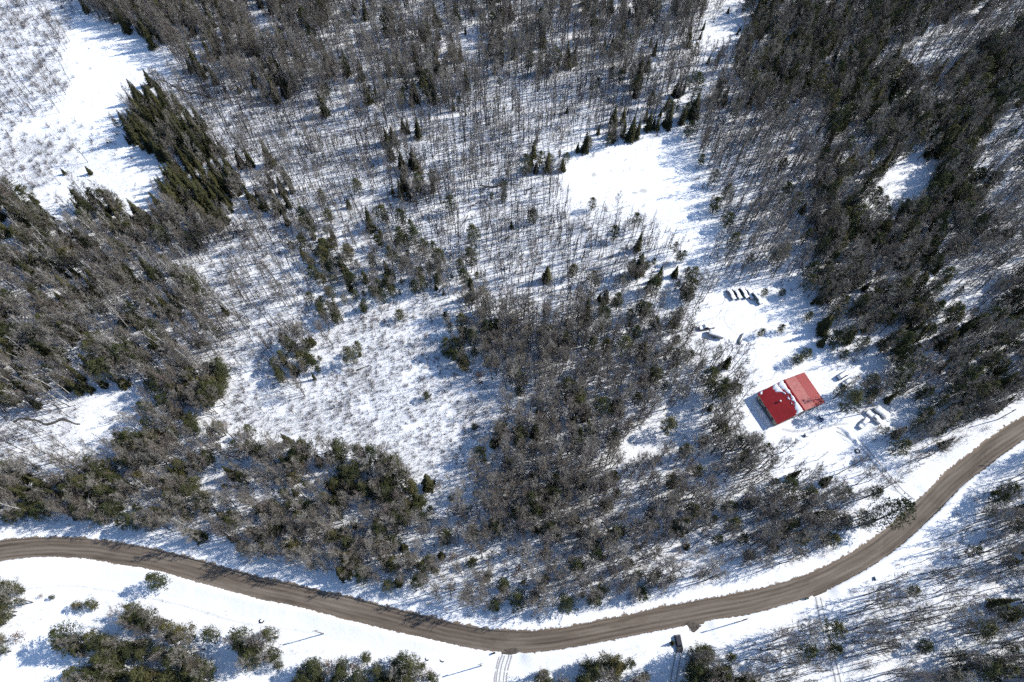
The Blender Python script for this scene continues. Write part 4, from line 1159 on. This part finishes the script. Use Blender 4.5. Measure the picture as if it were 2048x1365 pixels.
 ('in the bottom middle clump', dict(P=6.5, H=2.0, C=0.9), 0.9, [(588, 1345), (640, 1305), (675, 1305), (705, 1322), (725, 1308), (770, 1340), (800, 1315), (862, 1335), (880, 1374), (588, 1374)]),
 ('in the bottom clump right of the turnout', dict(P=6.5, H=3, S=0.3), 1.0, [(1040, 1360), (1095, 1318), (1180, 1322), (1205, 1305), (1250, 1298), (1285, 1308), (1305, 1335), (1312, 1374), (1040, 1374)]),
 ('in the clump right of the dark car', dict(P=4.5, H=4, S=0.5), 1.05, [(1378, 1320), (1428, 1258), (1468, 1265), (1475, 1310), (1500, 1345), (1500, 1374), (1372, 1374)]),
 ('in the lower right woods', dict(H=2.5, D=2.2, P=0.16, S=0.05, U=1.5), 1.05, [(1470, 1300), (1560, 1280), (1612, 1232), (1700, 1205), (1790, 1140), (1900, 1048), (2000, 960), (2057, 905), (2057, 1374), (1495, 1374)]),
 ('in the dense lower right corner', dict(H=3.8, P=1.0, S=0.3, U=1), 1.0, [(1960, 1000), (2057, 930), (2057, 1374), (1900, 1374), (1930, 1260), (2010, 1150)]),
]
ZP = [(ph, d, hf, np.array(p, float)) for ph, d, hf, p in Z]

def inside(poly, x, y):
    r = np.zeros(x.shape, bool)
    j = len(poly) - 1
    for i in range(len(poly)):
        xi, yi, xj, yj = *poly[i], *poly[j]
        with np.errstate(divide='ignore', invalid='ignore'):
            r ^= ((yi > y) != (yj > y)) & (x < (xj - xi) * (y - yi) / (yj - yi) + xi)
        j = i
    return r

def zone_of(u, v):
    u, v = np.clip(u, 1, 2047), np.clip(v, 1, 1364)
    z = np.zeros(u.shape, int)
    for k, (_, _, _, p) in enumerate(ZP):
        z[inside(p, u, v)] = k
    return z

car_xy = np.array([U(*p, 0.8) for p in CARS])
block_ca, block_sa = math.cos(-ha), math.sin(-ha)

def allowed(X, Y, low):
    ok = road_dist(X, Y) > (8.2 if not low else 5.6)
    for k, xy in drive_xy.items():
        d2 = np.full(X.shape, 1e9)
        for q in xy[::2]:
            d2 = np.minimum(d2, (X - q[0]) ** 2 + (Y - q[1]) ** 2)
        ok &= d2 > (DRIVES[k][1] + {'woodland_track': 2.6, 'house_driveway': 3.4}.get(k, 0.9) * (0.5 if low else 1.0)) ** 2
    for q in car_xy:
        ok &= (X - q[0]) ** 2 + (Y - q[1]) ** 2 > 9.5
        if not low:      # open sky towards the sun, as in the photograph
            al = (X - q[0]) * math.cos(SUN_AZ) + (Y - q[1]) * math.sin(SUN_AZ)
            sd = -(X - q[0]) * math.sin(SUN_AZ) + (Y - q[1]) * math.cos(SUN_AZ)
            ok &= ~((al > 0) & (al < 13) & (np.abs(sd) < 3.2))
    lx = (X - hc[0]) * block_ca - (Y - hc[1]) * block_sa
    ly = (X - hc[0]) * block_sa + (Y - hc[1]) * block_ca
    ok &= ~((np.abs(lx) < HSP / 2 + 2.0) & (np.abs(ly) < HL / 2 + 2.0))
    return ok

X0, X1, Y0, Y1 = -305.0, 305.0, -45.0, 345.0
AREA = (X1 - X0) * (Y1 - Y0) / 100.0
SPACE = dict(H=1.1, D=0.7, B=1.2, S=1.0, P=1.3, U=0.35, C=1.5)
DMUL = dict(H=2.3, D=4.2, B=2.4, S=1.6, P=2.2, U=2.0, C=2.0)
MIDH = dict(H=8.0, D=5.0, B=8, S=6, P=6, U=1, C=3)
plants = {k: [] for k in KINDS}        # X, Y, zone, height factor
for kk, key in enumerate('HDBSPUC'):
    mx = max(d.get(key, 0) for _, d, _, _ in ZP) * DMUL[key]
    n = int(AREA * mx * 1.5)
    X = rng.uniform(X0, X1, n); Y = rng.uniform(Y0, Y1, n)
    u0, v0, w0 = PRJ(X, Y, 0.0)
    keep = (u0 > -200) & (u0 < 2330) & (v0 > -120) & (v0 < 1600)
    X, Y = X[keep], Y[keep]
    u, v, w = PRJ(X, Y, MIDH[key])
    jit = 9.0
    z = zone_of(u + rng.normal(size=u.shape) * jit, v + rng.normal(size=u.shape) * jit)
    # the lowest part of the trunk must not stand on a clear opening
    ub, vb, _ = PRJ(X, Y, 1.0)
    zb = zone_of(ub, vb)
    dens = np.array([d.get(key, 0) for _, d, _, _ in ZP])
    tot = np.array([sum(d.get(q, 0) for q in 'HDBSPC') for _, d, _, _ in ZP])
    dd = dens[z] * DMUL[key]
    if key not in 'U':
        ut, vt, _ = PRJ(X, Y, MIDH[key] * 1.5)
        zt = zone_of(ut, vt)
        dd = np.where(((tot[zb] < 0.6) | (tot[zt] < 0.6)) & (tot[z] > 1.2), dd * 0.08, dd)
    cl = (0.45 + 1.1 * vnoise(X, Y, 13, 100 + kk)) * (0.6 + 0.8 * vnoise(X, Y, 27, 120 + kk) if key == 'H' else 1.0)
    if key in 'SP':
        cl = 0.25 + 2.2 * vnoise(X, Y, 9, 110 + kk) ** 1.4
    p = dd * cl / (mx * 1.5)
    acc = rng.random(X.shape) < p
    acc[acc] &= allowed(X[acc], Y[acc], key == 'U')
    cell = {}
    sp = SPACE[key]
    for i in np.nonzero(acc)[0]:
        c = (int(X[i] // sp), int(Y[i] // sp))
        if c in cell: continue
        cell[c] = 1
        hf = ZP[z[i]][2]
        plants[key].append((X[i], Y[i], int(z[i]), hf))

# single plants that stand out
SPECIAL = [  # kind, base pixel, height m, label
 ('P', (333, 1167), 12.0, 'lone pine leaning over the near edge of the left road'), ('P', (1742, 1046), 24.0, 'tall pine whose crown hangs over the right road bend'),
 ('P', (1558, 664), 5.0, 'small bush pine in the middle of the yard'), ('P', (1518, 672), 5.0, 'ragged small pine left of centre in the yard'),
 ('P', (1612, 640), 5.5, 'small dark pine at the upper right of the yard'), ('S', (1640, 690), 7.0, 'dark spruce on the right edge of the yard'),
 ('P', (1588, 728), 6.5, 'low spreading pine just above the house'), ('P', (1606, 716), 6.5, 'low pine right behind the house roof'),
 ('P', (1525, 592), 4.5, 'small pine right of the parked cars'), ('P', (1560, 592), 4.5, 'pine at the upper rim of the yard'),
 ('P', (1682, 822), 15.0, 'big olive pine to the right of the house'), ('P', (1330, 862), 11.0, 'rounded olive pine on the trail opening'),
 ('P', (1196, 830), 14.0, 'large dark green pine in the grey hardwoods'), ('P', (1240, 712), 14.0, 'tall green pine left of the yard woods'),
 ('P', (1410, 770), 13.0, 'green pine between the hardwoods and the house yard'), ('P', (1225, 1075), 11.0, 'yellow green pine in the woods above the road'),
 ('P', (1375, 275), 9.0, 'round pine on the upper right pond shore'), ('P', (1400, 330), 6.0, 'small dark pine on the right pond shore'),
 ('P', (1425, 425), 9.0, 'dark pine with a blue shadow at the lower right pond shore'), ('P', (1450, 455), 9.0, 'second dark pine at the lower right pond shore'),
 ('S', (1385, 235), 15.0, 'tall spruce above the pond corner'), ('P', (1382, 205), 16.0, 'tall olive conifer behind the pond corner'),
 ('S', (305, 172), 9.0, 'slim spruce tip standing apart on the open snow'), ('S', (282, 205), 13.0, 'pointed spruce at the tip of the wedge'),
 ('S', (182, 348), 5.0, 'small dark spruce on the lower left opening'), ('S', (130, 348), 4.0, 'little spruce at the edge of the left shrubs'),
 ('P', (855, 798), 5.0, 'lone small pine in the shrubby clearing'), ('P', (802, 640), 6.5, 'small pine at the top of the shrubby clearing'),
 ('P', (893, 640), 5.0, 'small green pine at the right rim of the clearing'), ('P', (950, 858), 4.0, 'tiny pine low on the right of the clearing'),
 ('C', (908, 1118), 7.0, 'copper leaved young tree above the road'), ('C', (660, 1330), 5.0, 'rust brown young tree in the bottom clump'),
 ('C', (716, 1335), 6.0, 'rust coloured tree at the right of the bottom clump'), ('C', (50, 1275), 5.0, 'rusty young tree in the lower left corner'),
 ('P', (945, 1128), 6.0, 'small dark pine beside the copper leaved tree'), ('P', (110, 1196), 2.6, 'tiny green pine on the lower left snow'),
 ('C', (88, 1193), 2.2, 'tiny rust coloured bush on the lower left snow'), ('P', (195, 1212), 6.0, 'dark pine with a blue shadow below the left road'),
 ('P', (165, 1214), 5.0, 'left pine of the small pair below the road'), ('C', (848, 606), 1.6, 'rust coloured patch of bracken at the head of the clearing'),
 ('S', (1344, 1287), 3.6, 'small dark cedar beside the dark car'), ('C', (958, 757), 5.0, 'rusty young tree at the right edge of the clearing'),
 ('P', (1650, 1085), 9.0, 'dark pine on the upper verge of the right road'), ('P', (1600, 1000), 12.0, 'olive pine in the woods below the house'),
 ('P', (1560, 985), 13.0, 'spreading olive pine left of the house driveway'), ('P', (290, 1052), 12.0, 'big olive pine above the left road'),
 ('P', (100, 1032), 9.0, 'yellow green pine at the left forest edge'), ('P', (1130, 1212), 11.0, 'olive pine on the verge above the road bend'),
 ('P', (1035, 1205), 10.0, 'brownish pine nearest the inside of the road bend'), ('P', (1280, 1190), 8.0, 'green pine at the end of the bend woods'),
 ('P', (1655, 1262), 10.0, 'dark green pine on the woodland track'), ('P', (1660, 1300), 7.0, 'dark pine lower on the woodland track'),
 ('P', (1835, 1295), 7.0, 'dark round pine in the lower right woods'), ('P', (1815, 1185), 6.0, 'small dark pine beyond the grey cabinet'),
]
spec = {k: [] for k in KINDS}
for key, px, hh, lb in SPECIAL:
    p = U(*px)
    spec[key].append((p[0], p[1], hh, lb))
    for q in list(plants):       # room round each
        rr = 3.0 if hh > 5 else 2.2
        plants[q] = [t for t in plants[q] if (t[0] - p[0]) ** 2 + (t[1] - p[1]) ** 2 > rr * rr or q == 'U']

INFO = dict(
 H=('hardwood_tree', 'grey leafless hardwood', 'tree', 'leafless hardwoods'), D=('slender_bare_tree', 'slender dark leafless tree', 'tree', 'slender bare trees'),
 B=('birch_tree', 'white barked birch', 'birch', 'white birches'), S=('spruce_tree', 'dark narrow spruce', 'spruce', 'dark spruces'),
 P=('pine_tree', 'olive green pine', 'pine', 'olive pines'), U=('leafless_shrub', 'brown leafless shrub', 'shrub', 'leafless shrubs'),
 C=('copper_leaved_tree', 'young tree with dry copper leaves', 'tree', 'copper leaved young trees'))
MASS = dict(H=('hardwood_forest', 'mass of grey leafless hardwoods covering the land'), D=('slender_tree_forest', 'mass of slender dark leafless trees on the snow'),
            B=('birch_forest', 'scattered mass of white birches in the left forest'), S=('spruce_forest', 'mass of dark narrow spruces through the woods'),
            P=('pine_forest', 'mass of olive green pines through the woods'), U=('brushwood', 'brown leafless brush covering the clearings'), C=('copper_leaved_thicket', 'scattered copper leaved saplings'))

def gn_scatter(name, label, rows, protos):
    """rows: (x, y, z, rot(3), scale(3), variant); protos: [(trunk object or None, crown object)]"""
    if not rows: return
    me = bpy.data.meshes.new(name)
    me.from_pydata([r[0:3] for r in rows], [], [])
    for nm, tp, i in (('turn', 'FLOAT_VECTOR', 3), ('grow', 'FLOAT_VECTOR', 4)):
        a = me.attributes.new(nm, tp, 'POINT')
        a.data.foreach_set('vector', np.array([r[i] for r in rows], np.float32).ravel())
    a = me.attributes.new('shape', 'INT', 'POINT')
    a.data.foreach_set('value', np.array([r[5] for r in rows], np.int32))
    o = link(name, me)
    tag(o, label, kind='stuff')
    ng = bpy.data.node_groups.new(name + '_nodes', 'GeometryNodeTree')
    ng.interface.new_socket('Geometry', in_out='INPUT', socket_type='NodeSocketGeometry')
    ng.interface.new_socket('Geometry', in_out='OUTPUT', socket_type='NodeSocketGeometry')
    gi, go = ng.nodes.new('NodeGroupInput'), ng.nodes.new('NodeGroupOutput')
    L = ng.links.new
    def attr(nm, tp):
        q = ng.nodes.new('GeometryNodeInputNamedAttribute'); q.data_type = tp; q.inputs['Name'].default_value = nm
        return q.outputs['Attribute']
    turn, grow, shape = attr('turn', 'FLOAT_VECTOR'), attr('grow', 'FLOAT_VECTOR'), attr('shape', 'INT')
    er = ng.nodes.new('FunctionNodeEulerToRotation'); L(turn, er.inputs[0])
    out = ng.nodes.new('GeometryNodeJoinGeometry')
    for i, (t, c) in enumerate(protos):
        j = ng.nodes.new('GeometryNodeJoinGeometry')
        for ob in (t, c):
            if ob is None: continue
            oi = ng.nodes.new('GeometryNodeObjectInfo')
            oi.transform_space = 'ORIGINAL'
            oi.inputs['Object'].default_value = ob
            L(oi.outputs['Geometry'], j.inputs[0])
        cmp_ = ng.nodes.new('FunctionNodeCompare'); cmp_.data_type = 'INT'; cmp_.operation = 'EQUAL'
        L(shape, cmp_.inputs[2]); cmp_.inputs[3].default_value = i
        ip = ng.nodes.new('GeometryNodeInstanceOnPoints')
        L(gi.outputs[0], ip.inputs['Points']); L(cmp_.outputs[0], ip.inputs['Selection']); L(j.outputs[0], ip.inputs['Instance'])
        L(er.outputs[0], ip.inputs['Rotation']); L(grow, ip.inputs['Scale'])
        L(ip.outputs[0], out.inputs[0])
    L(out.outputs[0], go.inputs[0])
    md = o.modifiers.new('scatter', 'NODES')
    md.node_group = ng

counts = {}
for key in 'HDBSPUC':
    name, base_label, cat, grp = INFO[key]
    var = KINDS[key]
    rows = []
    for (x, y, z, hf) in plants[key]:
        vi = int(rng.integers(len(var)))
        sc = hf * (0.72 + 0.5 * rng.random())
        if key in 'PS' and rng.random() < 0.25: sc *= 0.6
        if key == 'U': sc = hf * (0.6 + 0.7 * rng.random())
        wd = sc * (0.85 + 0.35 * rng.random())
        tl = 0.05 if key in 'HDB' else 0.025
        rows.append((x, y, float(hz(x, y)), (rng.normal() * tl, rng.normal() * tl, rng.random() * 6.283), (wd, wd, sc), vi, z, None))
    # how large each shows
    size = []
    for r in rows:
        hh = var[r[5]][2] * r[4][2]
        u, v, w = PRJ(r[0], r[1], hh * 0.6)
        vis = -5 < u < 2053 and -5 < v < 1370
        size.append(hh / w if vis else -1)
    order = np.argsort(-np.array(size)) if size else []
    room = 300 - len(spec[key])
    pick = set(int(i) for i in order[:room] if size[i] > 0)
    ones = [rows[i] for i in sorted(pick)]
    rest = [rows[i] for i in range(len(rows)) if i not in pick]
    for (x, y, hh, lb) in spec[key]:
        vi = int(np.argmin([abs(v[2] - hh) for v in var]))
        s = hh / var[vi][2]
        wd = min(s * 1.25, 1.7)
        ones.append((x, y, float(hz(x, y)), (0, 0, rng.random() * 6.283), (wd, wd, s), vi, -1, lb))
    protos = {}
    hs = [var[r[5]][2] * r[4][2] for r in ones if r[7] is None] or [1]
    q1, q2 = np.quantile(hs, [0.33, 0.67])
    for r in ones:
        tm, cm, h0 = var[r[5]]
        hh = h0 * r[4][2]
        if r[7]:
            lb, gp = r[7], None
        else:
            sz = 'tall ' if hh > q2 else 'short ' if hh < q1 else 'middling '
            uu, vv, _ = PRJ(r[0], r[1], hh * 0.5)
            bb = ZP[r[6]][3]
            lo, hi = np.clip(bb.min(0), 0, 2048), np.clip(bb.max(0), 0, 1365)
            qx, qy = np.clip(((np.array((uu, vv)) - lo) / (hi - lo + 1) * 3).astype(int), 0, 2)
            part = [['upper left', 'upper', 'upper right'], ['left', 'middle', 'right'], ['lower left', 'lower', 'lower right']][qy][qx] + ' part'
            lb = sz + base_label + ' ' + ZP[r[6]][0]
            gp = sz + grp + ' ' + ZP[r[6]][0]
            if len((lb + ' ' + part).split()) <= 16:
                lb, gp = lb + ', ' + part, gp + ', ' + part
        if tm is None:
            o = tag(link(name, cm, None, r[0:3]), lb, cat, gp)
            o.rotation_euler = r[3]; o.scale = r[4]
            protos.setdefault(r[5], (None, o))
        else:
            o = tag(link(name, None, None, r[0:3]), lb, cat, gp)
            o.rotation_euler = r[3]; o.scale = r[4]
            t = link('trunk', tm, o)
            c = link('crown', cm, o)
            protos.setdefault(r[5], (t, c))
    vs = sorted(protos)
    remap = {v: i for i, v in enumerate(vs)}
    gn_scatter(MASS[key][0], MASS[key][1], [(*r[:5], remap.get(r[5], 0)) for r in rest], [protos[v] for v in vs])
    counts[key] = (len(ones), len(rest))

# ------------------------------------------------------------------ low brush and dry grass poking through the snow (nobody could count it)
BR = {'in the shrubby clearing': 520, 'in the bright band beside the left forest': 260, 'in the bright strip of the middle left': 380, 'in the central swamp': 190,
      'among the thin trees right of the spruce wedge': 260, 'in the shrubby top left corner': 240, 'in the left shrub belt': 300, 'in the lower left clearing': 260,
      'in the thin woods above the pond': 150, 'in the snowy gap beside the lower middle woods': 200, 'on the bright end of the lower left clearing': 60,
      'in the lower right woods': 70, 'in the streaky woods right of the pond': 110, 'in the thinner woods above the road bend': 90, 'in the mixed band left of the swamp': 160,
      'on the open upper left snow': 6, 'on the open verge below the left road': 4, 'in the yard': 14, 'on the frozen pond': 9, 'in the bright gap above the left road': 150}
mxd = 520.0
n = int(AREA * mxd * 0.62)
X = rng.uniform(X0, X1, n); Y = rng.uniform(Y0, Y1, n)
u, v, w = PRJ(X, Y, 0.5)
k = (u > -60) & (u < 2110) & (v > -60) & (v < 1430)
X, Y, u, v = X[k], Y[k], u[k], v[k]
z = zone_of(u + rng.normal(size=u.shape) * 12, v + rng.normal(size=u.shape) * 12)
dz = np.array([BR.get(q[0], 45) for q in ZP], float)[z]
dz *= np.clip(2.4 * vnoise(X, Y, 7, 300) - 0.25, 0.05, 2) * (0.4 + 1.2 * vnoise(X, Y, 2.2, 301))
acc = rng.random(X.shape) < dz / mxd / 1.0
X, Y = X[acc], Y[acc]
ok = allowed(X, Y, True)
X, Y = X[ok], Y[ok]
X = np.repeat(X, 3) + rng.normal(0, 0.45, len(X) * 3)
Y = np.repeat(Y, 3) + rng.normal(0, 0.45, len(Y) * 3)
m = len(X)
hh = rng.uniform(0.45, 1.7, m) * (0.6 + 0.8 * vnoise(X, Y, 6, 302))
Zb = hz(X, Y) - 0.05
az = rng.uniform(0, 6.283, m)
tl = np.abs(rng.normal(0, 0.45, m))
base = np.c_[X, Y, Zb]
tip = base + np.c_[np.cos(az) * tl * hh, np.sin(az) * tl * hh, hh]
sa = rng.uniform(0, 6.283, m)
wd = rng.uniform(0.022, 0.045, m)
side = np.c_[np.cos(sa), np.sin(sa), np.zeros(m)] * wd[:, None]
mid = base + (tip - base) * 0.45
az2 = az + rng.normal(0, 1.2, m)
tip2 = mid + np.c_[np.cos(az2) * hh * 0.45, np.sin(az2) * hh * 0.45, hh * 0.4]
V = np.stack([base - side, base + side, tip, mid - side * 0.6, mid + side * 0.6, tip2], 1).reshape(-1, 3)
brush = link('low_brush', np_mesh('low_brush', V, np.arange(len(V)).reshape(-1, 3), M['shrub'], False))
tag(brush, 'fine grey brown brush poking through the snow of the clearings', kind='stuff')
